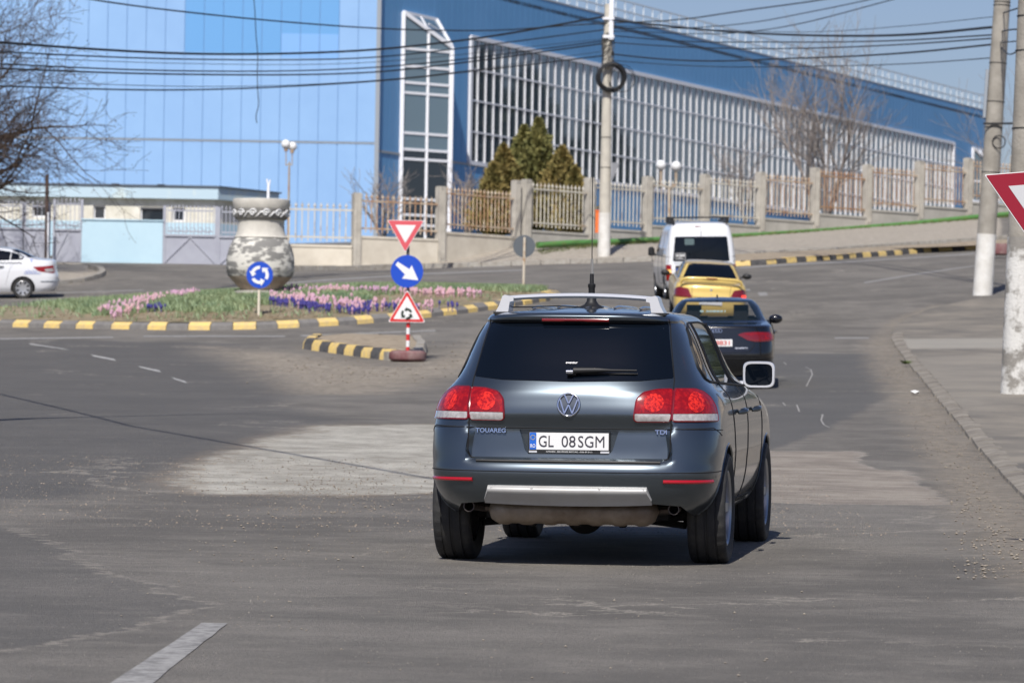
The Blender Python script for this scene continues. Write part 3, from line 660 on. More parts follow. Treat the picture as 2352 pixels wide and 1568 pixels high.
gate('steel_gate', 373, 492, 6.06, 5.02, 4.0, 'grey barred gate with solid lower half just right of the pale blue panel', curls=True)
gate('steel_gate', 498, 640, 6.04, 5.0, 3.95, 'grey barred gate with solid lower half partly behind the stone vase', curls=False)
b = MB(); b.box((gg(184, 0).x, 127.9, 3.9), (gg(370, 0).x, 128.08, 5.48)); b.box((gg(184, 0).x - .02, 127.86, 5.48), (gg(370, 0).x + .02, 128.1, 5.52))
tag(b.build('boundary_wall', m_lblue), 'plain pale blue wall panel between the grey gates', 'wall')
b = MB(); p = gg(108, 585); b.tube([(p.x, 127.5, 3.9), (p.x - .04, 127.5, 6.95)], [.075, .06], 8)
tag(b.build('gate_post', M('rusty_dark_steel', (.05, .04, .04), .7, col2=(.10, .06, .045), nscale=6), smooth=40), 'dark rusty steel pole in front of the left gates', 'post')
b = MB(); p = gg(113.5, 585); b.tube([(p.x, 127.2, 3.9), (p.x - .02, 127.2, 5.68)], .032, 8)
tag(b.build('thin_pipe', m_wfr, smooth=40), 'thin white upright pipe beside the dark rusty pole', 'pipe')

# ================================================================== fence
m_conc = M('weathered_concrete', (.50, .47, .41), .85, col2=(.36, .335, .29), nscale=2.5, detail=8, bump=.3)
m_plin = M('plinth_render', (.68, .63, .53), .85, col2=(.56, .51, .42), nscale=1.5, detail=8)
m_plin2 = M('grey_plinth', (.50, .48, .43), .85, col2=(.40, .385, .34), nscale=1.5, detail=8)
m_bar = M('rusty_cream_bars', (.55, .46, .35), .7, col2=(.38, .22, .12), nscale=3.5, detail=6, contrast=(.42, .58))
m_bar2 = M('grey_cream_bars', (.58, .55, .47), .7, col2=(.34, .24, .15), nscale=2.5, detail=6, contrast=(.52, .68))
m_bar3 = M('very_rusty_bars', (.32, .15, .065), .8, col2=(.42, .30, .19), nscale=2.5, detail=6)
post_px = [(624, 460, 615, 129), (817, 443, 613, 129.3), (1010, 428, 605, 131)]
right_px = [(1207, 412, 562, 134.5), (1352, 408, 556, 137), (1485, 405, 552, 139.3), (1617, 400, 545, 141.6), (1745, 395, 537, 144), (1870, 385, 527, 146.3), (1990, 378, 517, 148.6), (2110, 370, 508, 150.8), (2222, 363, 498, 153), (2330, 356, 487, 155), (2438, 350, 478, 157)]
def fence(posts, label, mats, ph, bar_ms, base, w=.15, group=None):
    p0 = at(posts[0][0], posts[0][2], posts[0][3]); f = thing('boundary_fence', label, 'fence', p0)
    PP = []
    for (x, yt, yb, d) in posts: PP.append((at(x, yb, d), at(x, yt, d).z))
    for i, (p, zt) in enumerate(PP):
        b = MB(); z0 = gz(p.x, p.y) - .3
        a = math.atan2(PP[min(i + 1, len(PP) - 1)][0].y - PP[max(i - 1, 0)][0].y, PP[min(i + 1, len(PP) - 1)][0].x - PP[max(i - 1, 0)][0].x); ux = Vector((math.cos(a), math.sin(a), 0)) * w; uy = Vector((-math.sin(a), math.cos(a), 0)) * w
        q = [p - ux - uy, p + ux - uy, p + ux + uy, p - ux + uy]
        b.hexa([(v.x, v.y, z0) for v in q], [(v.x, v.y, zt - .03) for v in q])
        q2 = [p + (v - p) * .86 for v in q]; b.hexa([(v.x, v.y, zt - .03) for v in q2], [(v.x, v.y, zt) for v in q2])
        for s in (-.4, .4):   # raised flutes on the front face
            c = p - uy + ux * s; b.beam((c.x, c.y, z0 + .4), (c.x, c.y, zt - .15), .05, .03)
        adopt(b.build('post', m_conc), f)
    for i in range(len(PP) - 1):
        (a, za), (c, zc) = PP[i], PP[i + 1]; d = (c - a); d.z = 0; L_ = d.length; u = d / L_; nrm = Vector((u.y, -u.x, 0))
        a2 = a + u * (w + .004); c2 = c - u * (w + .004)
        zb = (gz(a.x, a.y) + gz(c.x, c.y)) / 2; zp = max(zb + ph, 0)
        if base: zp = (za + zc) / 2 - base
        b = MB()
        def qb(h, z0, z1, mi=0):
            b.hexa([(*(a2 + nrm * h).xy, z0), (*(c2 + nrm * h).xy, z0), (*(c2 - nrm * h).xy, z0), (*(a2 - nrm * h).xy, z0)], [(*(a2 + nrm * h).xy, z1), (*(c2 + nrm * h).xy, z1), (*(c2 - nrm * h).xy, z1), (*(a2 - nrm * h).xy, z1)], mi)
        qb(.10, zb - .4, zp - .08); qb(.13, zp - .08, zp)
        adopt(b.build('plinth', mats), f)
        b = MB(); zt = (za + zc) / 2 - .22; z0 = zp + .12; n = int((c2 - a2).length / .2); mt = bar_ms[i % len(bar_ms)]
        for k in range(1, n):
            p = a2.lerp(c2, k / n); b.beam((p.x, p.y, z0), (p.x, p.y, zt - .12), .036, .036)
            b.lathe([(.012, 0), (.045, .03), (.05, .06), (.02, .1), (.002, .18)], 6, c=(p.x, p.y, zt - .14), capb=False, capt=False)
            if k % 2: b.lathe([(.018, 0), (.04, .02), (.018, .05)], 6, c=(p.x, p.y, z0 + .22), capb=False, capt=False)
        for z in (z0 + .14, zt - .22): b.beam((a2.x - u.x * .03, a2.y - u.y * .03, z), (c2.x + u.x * .03, c2.y + u.y * .03, z), .05, .055)
        adopt(b.build('bar_panel', mt), f)
    return f
fence(post_px, 'cream barred fence with tall square posts behind the stone vase', m_plin, .5, [m_bar2, m_bar], 1.62, w=.14)
fence([(1010, 428, 605, 131), (1183, 414, 566, 134.2)][:2], 'single rusty barred fence bay left of the bushy evergreens', m_plin, .5, [m_bar], 1.75, w=.13)
fence(right_px, 'long stepped fence of rusty bars and concrete posts climbing the slope', m_plin2, .5, [m_bar2, m_bar2, m_bar2, m_bar2, m_bar, m_bar3, m_bar, m_bar, m_bar], 1.88, w=.145)

# green pipe along the fence
m_green = M('green_paint', (.095, .25, .065), .55, col2=(.16, .20, .06), nscale=3, detail=6, contrast=(.5, .72))
gp = [(1238, 564, 133.8), (1320, 559, 135.2), (1385, 558, 136.2), (1452, 554.5, 137.3), (1512, 552, 138.5), (1600, 549, 140.2), (1683, 544.6, 142), (1800, 538, 144), (1905, 531, 145.6), (2080, 517, 148), (2243, 500, 151), (2400, 486, 154), (2600, 470, 157)]
b = MB(); pts = [at(q[0], q[1] - 1, q[2] - .9) for q in gp]; b.tube(pts, .11, 12)
for q in pts[::3]: b.tube([q - Vector((.06, .04, 0)), q + Vector((.06, .04, .003))], .115, 12)
tag(b.build('gas_pipe', m_green, smooth=50), 'long green painted pipe running along the foot of the fence', 'pipe')
m_grass = M('grass', (.075, .115, .025), .9, col2=(.12, .13, .04), nscale=2)
rnd = random.Random(5); b = MB()
for i in range(len(pts) - 1):
    for k in range(260):
        p = pts[i].lerp(pts[i + 1], rnd.random()) + Vector((rnd.gauss(.05, .12), rnd.gauss(-.45, .28), 0)); z = gz(p.x, p.y); h = rnd.uniform(.04, .16); w = .012; a = rnd.random() * 3
        b.add([(p.x - w * math.cos(a), p.y - w * math.sin(a), z), (p.x + w * math.cos(a), p.y + w * math.sin(a), z), (p.x + rnd.gauss(0, .04), p.y + rnd.gauss(0, .04), z + h)], [(0, 1, 2)])
tag(b.build('grass', m_grass, fix=False), 'rough green grass growing along the green pipe', 'grass', kind='stuff')

# bank kerb in front of the fence
kerb('far_kerb', GP((640, 623), (760, 621), (900, 618), (1050, 614), (1200, 609), (1300, 606), (1450, 602), (1560, 597)), [m_kconc], h=.14, bl=1.0, slope=.03, gap=.04, lift=.02, label='worn stone kerb of the far pavement')
kerb('far_kerb', GP((20, 664), (90, 661), (140, 655), (200, 647), (236, 638), (246, 629), (238, 622), (215, 616)), [m_kconc], h=.13, bl=.8, slope=.03, label='curved concrete kerb behind the white taxi')
kerb('far_kerb', GP((1690, 589), (1900, 577), (2100, 563), (2300, 549), (2500, 535)), [m_kconc], h=.12, bl=1.0, slope=.03, gap=.05, label='low kerb of the pavement below the green pipe')

# ================================================================== poles
m_pole = M('pole_concrete', (.58, .545, .46), .8, col2=(.45, .42, .36), nscale=3, detail=8, bump=.25)
m_polew = M('pole_whitewash', (.74, .73, .69), .8, col2=(.60, .58, .53), nscale=4, detail=8, bump=.3)
m_pole2 = M('old_pole_concrete', (.36, .335, .29), .85, col2=(.25, .23, .195), nscale=2.2, detail=8, bump=.5, bscale=25)
m_peel = M('peeling_whitewash', (.62, .61, .575), .85, col2=(.25, .235, .21), nscale=2.6, detail=9, contrast=(.47, .56), bump=.5, bscale=25)
m_wire = M('cable_rubber', (.015, .016, .018), .6)
def pole(bpt, tpt, r0, r1, zw, mats, label, bands=()):
    o = thing('utility_pole', label, 'pole', (bpt.x, bpt.y, gz(bpt.x, bpt.y)))
    base = Vector((bpt.x, bpt.y, gz(bpt.x, bpt.y))); tw = (zw - base.z) / (tpt.z - base.z)
    f = lambda t: base.lerp(tpt, t); rr = lambda t: r0 + (r1 - r0) * t
    b = MB(); ts = [tw + (1 - tw) * i / 12 for i in range(13)]; b.tube([f(t) for t in ts], [rr(t) for t in ts], 20); adopt(b.build('shaft', mats[0], smooth=50), o)
    b = MB(); ts = [-.02] + [tw * i / 6 for i in range(7)]; b.tube([f(t) for t in ts], [rr(t) + .004 for t in ts], 20); adopt(b.build('whitewashed_base', mats[1], smooth=50), o)
    for t in bands:
        b = MB(); b.tube([f(t), f(t + .002)], rr(t) + .012, 16); adopt(b.build('band', m_dark), o)
    return o, f, rr
midb, midt = at(1387, 589, 131.5), at(1398, 10, 131.5)
po, pf, pr = pole(midb, midt, .215, .135, at(1387, 489, 131.5).z, (m_pole, m_polew), 'slim concrete pole with a cable coil, bright white lower part, rising behind the white van', (.35, .47))
b = MB(); t1 = pf(.985); b.box((t1.x + .02, t1.y - .2, t1.z - 1.1), (t1.x + .17, t1.y - .14, t1.z + 1.0)); b.box((t1.x - .2, t1.y - .22, t1.z - .42), (t1.x + .2, t1.y - .1, t1.z - .34)); b.box((t1.x - .18, t1.y - .22, t1.z - 1.05), (t1.x + .2, t1.y - .1, t1.z - .95))
adopt(b.build('bracket', m_wfr), po)
b = MB(); rnd = random.Random(2)
for k in range(26):
    a0 = rnd.random() * 6.28; z0 = rnd.uniform(.72, .86); pts = []
    for i in range(9):
        t = z0 + i * .012 * rnd.uniform(.6, 1.4); c = pf(min(t, .95)); a = a0 + i * rnd.uniform(.2, .7); r = pr(t) + .03 + .05 * rnd.random(); pts.append(c + Vector((math.cos(a) * r, math.sin(a) * r, 0)))
    b.tube(pts, .012, 4)
tag(b.build('wire_bundle', M('tangled_cable', (.10, .095, .085), .7)), 'tangle of cables wrapped round the top of the slim pole', 'cables')
def coil(c, R, n, rad, label, tilt=0, seed=0, flat=.25):
    rnd = random.Random(seed); b = MB()
    for k in range(n):
        ox, oz, rr = rnd.gauss(0, .03), rnd.gauss(0, .03), R * rnd.uniform(.9, 1.06)
        b.tube([(c.x + ox + rr * math.cos(a), c.y + flat * math.sin(a * 1 + k) * .2 + tilt * math.cos(a), c.z + oz + rr * math.sin(a)) for a in np.linspace(0, 6.283, 33)], rad, 6)
    return tag(b.build('cable_coil', m_wire, smooth=60), label, 'cable coil', 'cable coils hung on the slim pole')
cc = at(1404, 178, 131.2); coil(cc, .46, 11, .03, 'thick black cable coil hanging round the slim pole', seed=1)
cc = at(1424, 182, 131.1); coil(cc, .46, 2, .014, 'thin loose loop of cable to the right of the thick coil', seed=2)
p2b, p2t = at(2257, 677, 96), at(2306, -60, 96)
po2, pf2, pr2 = pole(p2b, p2t, .245, .20, at(2260, 538, 96).z, (m_pole2, m_polew), 'tall leaning grey concrete pole with whitewashed foot at the road corner', (.38, .52, .6, .72, .9, .91, .95))
b = MB(); c = pf2(.53); b.tube([c + Vector((.1 + .16 * math.cos(a), -.25, .16 * math.sin(a) - .45)) for a in np.linspace(0, 6.28, 20)], .015, 5); b.beam(c + Vector((-.3, -.26, 0)), c + Vector((.55, -.26, .02)), .03, .05)
adopt(b.build('strap', m_dark), po2)
b = MB(); c0, c1 = pf2(.55), pf2(.7); b.beam(c0 + Vector((-.27, -.1, 0)), c1 + Vector((-.27, -.1, 0)), .07, .07); adopt(b.build('conduit', m_trim), po2)
p1b, p1t = at(2336, 912, 57), at(2370, -80, 57)
po1, pf1, pr1 = pole(p1b, p1t, .245, .18, at(2340, 545, 57).z, (m_pole2, m_peel), 'nearest concrete pole with peeling whitewash at the right edge', (.5, .62, .8, .88))
# orange bin and sign on the slim pole
b = MB(); c = at(1371.5, 510, 131.6); b.box((c.x - .06, c.y - .12, c.z - .37), (c.x + .22, c.y + .12, c.z + .36)); b.box((c.x - .075, c.y - .14, c.z + .36), (c.x + .23, c.y + .14, c.z + .41))
tag(b.build('litter_bin', M('orange_plastic', (.75, .16, .03), .5)), 'orange litter bin fixed to the far side of the slim pole', 'bin')
b = MB(); c = at(1413, 394, 131.2); b.add([(c.x - .13, c.y, c.z + .31), (c.x + .16, c.y + .45, c.z + .31), (c.x - .1, c.y + .1, c.z - .33), (c.x - .13, c.y + .02, c.z + .31), (c.x + .16, c.y + .47, c.z + .31), (c.x - .1, c.y + .12, c.z - .33)], [(0, 1, 2), (5, 4, 3), (0, 3, 4, 1), (1, 4, 5, 2), (2, 5, 3, 0)])
tag(b.build('road_sign', M('sign_back', (.55, .56, .57), .5)), 'pale triangular sign seen obliquely on the right of the slim pole', 'road sign')

# wires
wire_sets = [
 ('thin cable crossing the whole view above the slim pole', [(150, -12, 100), (215, 0, 102), (500, 36, 110), (804, 62, 118), (1003, 70, 124), (1250, 63, 131), (1493, 50, 131.5), (1700, 26, 128), (1900, -2, 122), (2100, -40, 118)], .024),
 ('thick twisted bundle from the left edge up to the pole bracket', [(-300, 72, 88), (0, 98, 96), (410, 123, 107), (595, 124.5, 112), (804, 118, 117), (1021, 98, 124), (1200, 72, 129), (1385, 39, 131.5)], .036),
 ('second cable from the top on the left side of the slim pole', [(-300, 100, 88), (0, 119, 96), (410, 136, 107), (804, 135, 117), (1020, 116, 124), (1387, 69, 131.5)], .022),
 ('third cable down on the left side of the slim pole', [(-300, 130, 90), (0, 147, 96), (410, 163, 107), (746, 161, 116), (1050, 138, 125), (1388, 94, 131.5)], .022),
 ('fourth cable down on the left with small clips', [(-300, 145, 88), (0, 158, 96), (410, 171, 107), (804, 169, 117), (1050, 146, 125), (1388, 100, 131.5)], .026),
 ('lowest sagging cable on the left side of the slim pole', [(-300, 188, 90), (0, 198, 96), (410, 207, 107), (804, 191, 117), (1050, 168, 125), (1390, 128, 131.5)], .024),
 ('hair thin upper wire on the left', [(-300, 120, 92), (0, 131, 98), (410, 146, 108), (804, 146, 118), (1387, 90, 131.5)], .010),
 ('hair thin lower wire on the left', [(-300, 178, 92), (100, 190, 99), (500, 199, 109), (900, 182, 120), (1389, 118, 131.5)], .010),
 ('thick bundle from the slim pole to the right', [(1400, 46, 131.5), (1550, 62, 128), (1699, 75, 122), (1951, 83, 112), (2088, 80, 106), (2290, 62, 96)], .036),
 ('second cable down on the right between the poles', [(1401, 82, 131.5), (1493, 90, 130), (1768, 97, 118), (2050, 94, 106), (2290, 80, 96)], .020),
 ('third cable down on the right between the poles', [(1401, 98, 131.5), (1560, 108, 127), (1800, 112, 117), (2050, 104, 106), (2288, 88, 96)], .020),
 ('fourth cable down on the right between the poles', [(1400, 124, 131.5), (1493, 134, 130), (1836, 134, 116), (2080, 122, 105), (2286, 102, 96)], .026),
 ('lowest cable on the right between the poles', [(1400, 139, 131.5), (1493, 146, 130), (1905, 152, 113), (2100, 146, 104), (2283, 133, 96)], .014),
 ('faint high wire rising to the right edge from the pole top', [(1403, 66, 131.5), (1630, 62, 126), (1800, 40, 120), (1996, 0, 114), (2200, -50, 108)], .016),
 ('second faint wire rising steeply to the right', [(1404, 72, 131.5), (1690, 76, 124), (1850, 52, 118), (2060, -3, 112), (2250, -60, 108)], .016),
 ('thin high wire reaching the leaning pole', [(1403, 60, 131.5), (1822, 74, 120), (2080, 60, 106), (2292, 38, 96)], .010),
 ('short wire between the two right hand poles, upper', [(2305, 30, 96), (2330, 22, 75), (2372, 10, 57)], .016),
 ('short wire between the two right hand poles, middle', [(2302, 72, 96), (2330, 68, 75), (2368, 70, 57)], .018),
 ('short wire between the two right hand poles, lower', [(2298, 98, 96), (2325, 96, 75), (2366, 92, 57)], .014),
 ('sagging loop of cable near the nearest pole', [(2300, 110, 96), (2322, 125, 75), (2345, 110, 64), (2366, 84, 57)], .014),
]
def smoothpts(px, n=36):
    P3 = [at(*q) for q in px]; s = [0]
    for i in range(1, len(P3)): s.append(s[-1] + (P3[i] - P3[i - 1]).length)
    q = np.linspace(0, s[-1], n); c = [hermite(s, [p[k] for p in P3], q) for k in range(3)]
    return [Vector(v) for v in zip(*c)]
for lab, px, r in wire_sets:
    b = MB(); b.tube(smoothpts(px), r, 6); tag(b.build('overhead_wire', m_wire, smooth=80), lab, 'wire', 'overhead wires strung between the poles')
b = MB(); b.tube(smoothpts([(581, -20, 110), (585, 20, 110), (588, 80, 110), (592, 130, 110.2), (591, 175, 110), (592, 210, 110), (594, 240, 110), (588, 268, 110), (590, 283, 110)]), .013, 5)
tag(b.build('hanging_wire', m_wire), 'loose wire end dangling down across the left cables', 'wire')

# globe lamps
m_globe = M('lamp_globe', (.80, .80, .79), .25); m_lpole = M('rusty_lamp_pole', (.42, .38, .30), .6, col2=(.36, .20, .10), nscale=3)
def sphere(b, c, r, n=20, mi=0): b.lathe([(max(r * math.sin(a), 1e-4), -r * math.cos(a)) for a in np.linspace(0, math.pi, 13)], n, mi, c=c, capb=False, capt=False)
lb = at(661, 600, 136); lt = at(664, 400, 136); L1 = thing('globe_lamp', 'slender double globe lamp rising behind the stone vase', 'street lamp', (lb.x, lb.y, gz(lb.x, lb.y)))
b = MB(); b.tube([(lb.x, lb.y, gz(lb.x, lb.y) - .1), lt, at(664.5, 372, 136)], [.045, .035, .03], 8)
for xx, yy in ((657, 342), (671, 347)): g = at(xx, yy, 136); b.tube([at(xx, 380, 136), g], .02, 6); b.tube([at(xx, 380, 136), at(664.5, 376, 136)], .02, 6); b.tube([g - Vector((0, 0, .08)), g + Vector((0, 0, .05))], .07, 10)
adopt(b.build('pole', m_lpole, smooth=40), L1)
for k, (xx, yy) in enumerate(((656.5, 331.5), (671.5, 336.5))):
    b = MB(); g = at(xx, yy, 136 + k * .4); sphere(b, g, .165); adopt(b.build('globe', m_globe, smooth=60), L1)
lb = at(1537, 540, 148); L2 = thing('globe_lamp', 'double white globe lamp on a rusty post behind the fence, above the van', 'street lamp', (lb.x, lb.y, gz(lb.x, lb.y)))
b = MB(); b.tube([(lb.x, lb.y, gz(lb.x, lb.y) - .1), at(1537, 428, 148)], .07, 8)
for xx in (1518, 1553): b.tube([at(1537, 432, 148), at(xx, 424, 148), at(xx, 392, 148)], .055, 8)
adopt(b.build('pole', m_lpole, smooth=40), L2)
for xx, yy in ((1518, 379.5), (1553, 382)):
    b = MB(); sphere(b, at(xx, yy, 148), .2); adopt(b.build('globe', m_globe, smooth=60), L2)
# ================================================================== stone vase
m_vase = M('pale_stone', (.64, .61, .54), .8, col2=(.52, .495, .44), nscale=3, bump=.3)
m_vdark = M('grey_stone_paint', (.17, .165, .155), .85, col2=(.26, .25, .23), nscale=7)
m_mott = M('mottled_belly_paint', (.66, .64, .575), .8, col2=(.22, .215, .20), nscale=2.4, detail=5, contrast=(.47, .53), bump=.3)
_n = m_mott.node_tree; _t = [q for q in _n.nodes if q.type == 'TEX_NOISE'][0]; _m = _n.nodes.new('ShaderNodeMapping'); _m.inputs['Scale'].default_value = (1, 1, 2.6); _tc = [q for q in _n.nodes if q.type == 'TEX_COORD'][0]; _n.links.new(_tc.outputs['Object'], _m.inputs[0]); _n.links.new(_m.outputs[0], _t.inputs['Vector'])
m_brown = M('brown_foot', (.36, .28, .21), .85, col2=(.46, .38, .30), nscale=4)
vp = at(597, 668, 91); VB = Vector((vp.x, vp.y, vp.z)); K = .002342
vase = thing('stone_vase', 'giant pale stone vase with a spiral wave band in the flower bed', 'vase', VB)
H = lambda y: (1200 - y) * K
b = MB(); b.lathe([(.35, H(1240)), (.62, H(1228)), (.62, H(1205)), (.40, H(1195))], 40); b.build('plinth', m_plin2, vase, 40)
b = MB(); b.lathe([(.42, H(1205)), (.46, H(1190)), (.745, H(1062)), (.75, H(1056))], 48, capt=False, mi=0); b.build('foot', m_brown, vase, 40)
b = MB(); b.lathe([(345 * K * r, H(y)) for r, y in ((.925, 1060), (.965, 1040), (.965, 1020), (.99, 1010), (1, 960), (1, 900), (.985, 850), (.95, 800), (.905, 750), (.85, 710), (.79, 680), (.76, 668))], 56, capb=False, capt=False); b.build('belly', m_mott, vase, 50)
b = MB(); b.lathe([(345 * K * r, H(y)) for r, y in ((.765, 668), (.79, 662), (.765, 655), (.74, 640), (.70, 600), (.685, 560), (.68, 520), (.69, 480), (.72, 470))], 56, capb=False, capt=False); b.build('neck', m_vase, vase, 50)
b = MB(); b.lathe([(.56, H(484)), (.60, H(478)), (.615, H(470)), (.645, H(420)), (.665, H(378)), (.645, H(370))], 56, capb=False, capt=False)
bd = b.build('band', m_vdark, vase, 40)
b = MB(); nw = 13
for k in range(nw):
    ph0 = 2 * math.pi * k / nw + .18; dph = 2 * math.pi / nw
    def Q(u, v_): 
        a = -(ph0 + u * dph); r = .62 + (.05) * v_ + .012; return (r * math.cos(a), r * math.sin(a), H(470) + (H(375) - H(470)) * v_)
    sp = [(.40 + (.06 + .26 * t) * math.cos(2.4 + t * 6.9) * .95, .52 + (.08 + .34 * t) * math.sin(2.4 + t * 6.9)) for t in np.linspace(0, 1, 26)]
    sp += [(.78, .62), (.95, .35), (1.12, .14)]
    b.tube([Q(u, v_) for u, v_ in sp], [.019] * 26 + [.022, .020, .012], 5)
b.build('spiral_ornament', m_white, bd, 60)
b = MB(); b.lathe([(.60, H(376)), (.655, H(372)), (.665, H(366)), (.685, H(300)), (.68, H(280)), (.66, H(274)), (.57, H(276)), (.55, H(300)), (.50, H(320))], 56, capb=False, capt=True); b.build('rim', m_vase, vase, 40)
b = MB(); c = Vector((at(616, 455, 91).x - VB.x, 0, H(280))); b.tube([c - Vector((0, 0, .1)), c + Vector((0, 0, .33))], .036, 10); b.tube([c + Vector((0, 0, .3)), c + Vector((-.04, 0, .5))], .02, 6); b.tube([c + Vector((0, 0, .3)), c + Vector((.04, 0, .48))], .02, 6)
o = b.build('fountain_pipe', m_wfr, None, 40, loc=VB); tag(o, 'forked pale pipe standing up out of the stone vase', 'pipe')

# ================================================================== planting
def pip(x, y, poly):
    c = False; n = len(poly)
    for i in range(n):
        x0, y0 = poly[i]; x1, y1 = poly[i - 1]
        if (y0 > y) != (y1 > y) and x < (x1 - x0) * (y - y0) / (y1 - y0) + x0: c = not c
    return c
ipoly = [tuple(p) for p in island_poly]
m_blade = M('daffodil_leaves', (.17, .255, .14), .6, col2=(.27, .32, .16), nscale=1.2)
m_pink = M('pink_hyacinth', (.52, .31, .46), .8, col2=(.62, .38, .38), nscale=1.0)
m_viol = M('blue_hyacinth', (.055, .045, .22), .8)
rnd = random.Random(12); b = MB(); cnt = 0
ifr = sdf_poly
bx = [p[0] for p in ipoly]; by = [p[1] for p in ipoly]
CX_, CY_ = [], []
while len(CX_) < 60000: CX_.append(rnd.uniform(max(min(bx), -20), max(bx))); CY_.append(rnd.uniform(min(by), max(by)))
SD = sdf_poly(ipoly, np.array(CX_), np.array(CY_))
def islz(xs_, ys_, sd):   # vectorised bed height, close to isl_h
    return ground_raw(xs_, ys_) + .16 + .10 * sstep(0, .6, np.clip(sd / 9.0, 0, 1))
sel = [(x, y, s) for x, y, s in zip(CX_, CY_, SD) if s > .35]
kept = []
for x, y, s in sel:
    nz = math.sin(x * 1.3 + 1.7 * math.sin(y * .8)) + math.sin(y * 1.9 + x * .6) * .8
    edge = 2.6 + .7 * math.sin(x * .9) + .5 * math.sin(x * 2.3 + 1); edge = edge if y < 92 else .4
    if s < edge and rnd.random() > .05: continue
    if nz < -.9 and rnd.random() < .75: continue
    
    kept.append((x, y, s))
kz = np.concatenate([islz(np.array([k[0] for k in kept[i:i + 4000]]), np.array([k[1] for k in kept[i:i + 4000]]), np.array([k[2] for k in kept[i:i + 4000]])) for i in range(0, len(kept), 4000)])
for (x, y, s), z in zip(kept, kz):
    for j in range(3):
        a = rnd.random() * 6.28; h = rnd.uniform(.06, .19); l = rnd.uniform(.02, .12); w = .011; px_, py_ = x + rnd.gauss(0, .03), y + rnd.gauss(0, .03)
        c, s_ = math.cos(a), math.sin(a)
        b.add([(px_ - w * s_, py_ + w * c, z - .02), (px_ + w * s_, py_ - w * c, z - .02), (px_ + l * c * .5 + w * s_, py_ + l * s_ * .5 - w * c, z + h * .7), (px_ + l * c, py_ + l * s_, z + h)], [(0, 1, 2), (0, 2, 3)])
tag(b.build('spring_grass', m_blade, fix=False), 'grey green bulb leaves covering the roundabout bed', 'plants', kind='stuff')
def flowers(name, strips, n, mat, label, seed, size=1.0):
    rnd = random.Random(seed); b = MB()
    tot = sum(abs(s[2] - s[0]) for s in strips)
    for (x0, y0, x1, y1, th, dens) in strips:
        for k in range(int(n * abs(x1 - x0) / tot * dens)):
            t = rnd.random(); x = x0 + (x1 - x0) * t; y = y0 + (y1 - y0) * t + rnd.gauss(0, th)
            p = G(x, y + 6, .32); sd_ = 3.0
            z = isl_h(p.x, p.y); h = rnd.uniform(.07, .13) * size; r = rnd.uniform(.026, .042) * size
            b.lathe([(.008, -.12), (.01, .0), (r * .9, .02), (r, h * .35), (r * .8, h * .7), (.008, h)], 5, c=(p.x, p.y, z + rnd.uniform(.04, .10)), capb=False, capt=False, mod=lambda i, j, rr: rr * rnd.uniform(.7, 1.25))
    tag(b.build(name, mat, fix=False), label, 'flowers', kind='stuff')
flowers('pink_flowers', [(225, 702, 330, 690, 3.5, 1.2), (300, 692, 445, 668, 3, 1.0), (330, 680, 470, 664, 1.2, .5), (620, 676, 700, 684, 3.5, 1.5), (690, 680, 830, 692, 4, 1.4), (640, 662, 800, 662, 2, .9), (800, 688, 1000, 686, 2.5, .5), (740, 662, 1090, 662, 1.5, .6), (1000, 662, 1110, 661, 1.5, .7), (255, 708, 330, 698, 2, .7)], 760, m_pink, 'patches of pink hyacinths in the roundabout bed', 3)
flowers('blue_flowers', [(620, 686, 730, 694, 1.6, 1.6), (700, 694, 850, 700, 1.6, 1.2), (810, 690, 960, 694, 1.6, .9), (335, 700, 385, 694, 1.8, .8), (1000, 690, 1060, 690, 1.5, .3)], 170, m_viol, 'drifts of deep blue hyacinths in the roundabout bed', 7)
# straw litter at the front of the bed
b = MB(); rnd = random.Random(8)
for k in range(2500):
    i = rnd.randrange(2, len(isl_front) - 2); p = isl_front[i].lerp(isl_front[i + 1], rnd.random()); dv = (Vector((MC.x, MC.y)) - p.xy).normalized(); q = p.xy + dv * rnd.uniform(.35, 2.6); z = isl_h(q.x, q.y); a = rnd.random() * 3.14; l = rnd.uniform(.03, .1)
    b.add([(q.x - l * math.cos(a), q.y - l * math.sin(a), z + .015), (q.x + l * math.cos(a), q.y + l * math.sin(a), z + rnd.uniform(.01, .06)), (q.x + .02, q.y + .02, z + .03)], [(0, 1, 2)])
tag(b.build('dead_leaves', M('straw', (.33, .26, .17), .9, col2=(.20, .14, .08), nscale=5), fix=False), 'dry brown leaf litter on the front edge of the bed', 'litter', kind='stuff')

# ================================================================== signs
m_red = M('sign_red', (.62, .03, .03), .4); m_redf = M('sign_faded_red', (.66, .10, .12), .45); m_blue = M('sign_blue', (.010, .07, .50), .4); m_blk = M('sign_black', (.015, .03, .02), .5)
m_sgb = M('sign_grey_back', (.10, .115, .13), .6)
def tri(r, up=True, rc=.04, n=5):
    """rounded triangle outline, side length r, centroid at origin"""
    h = r * math.sqrt(3) / 2; V_ = [(-r / 2, -h / 3), (r / 2, -h / 3), (0, 2 * h / 3)]
    if not up: V_ = [(x, -y) for x, y in V_][::-1]
    out = []
    for i in range(3):
        p = Vector(V_[i]); a = (Vector(V_[i - 1]) - p).normalized(); c = (Vector(V_[(i + 1) % 3]) - p).normalized()
        for k in range(n + 1):
            t = k / n; q = p + a * rc * (1 - t) ** 2 + c * rc * t ** 2; out.append((q.x, q.y))
    return out
def circ(r, n=40): return [(r * math.cos(2 * math.pi * k / n), r * math.sin(2 * math.pi * k / n)) for k in range(n)]
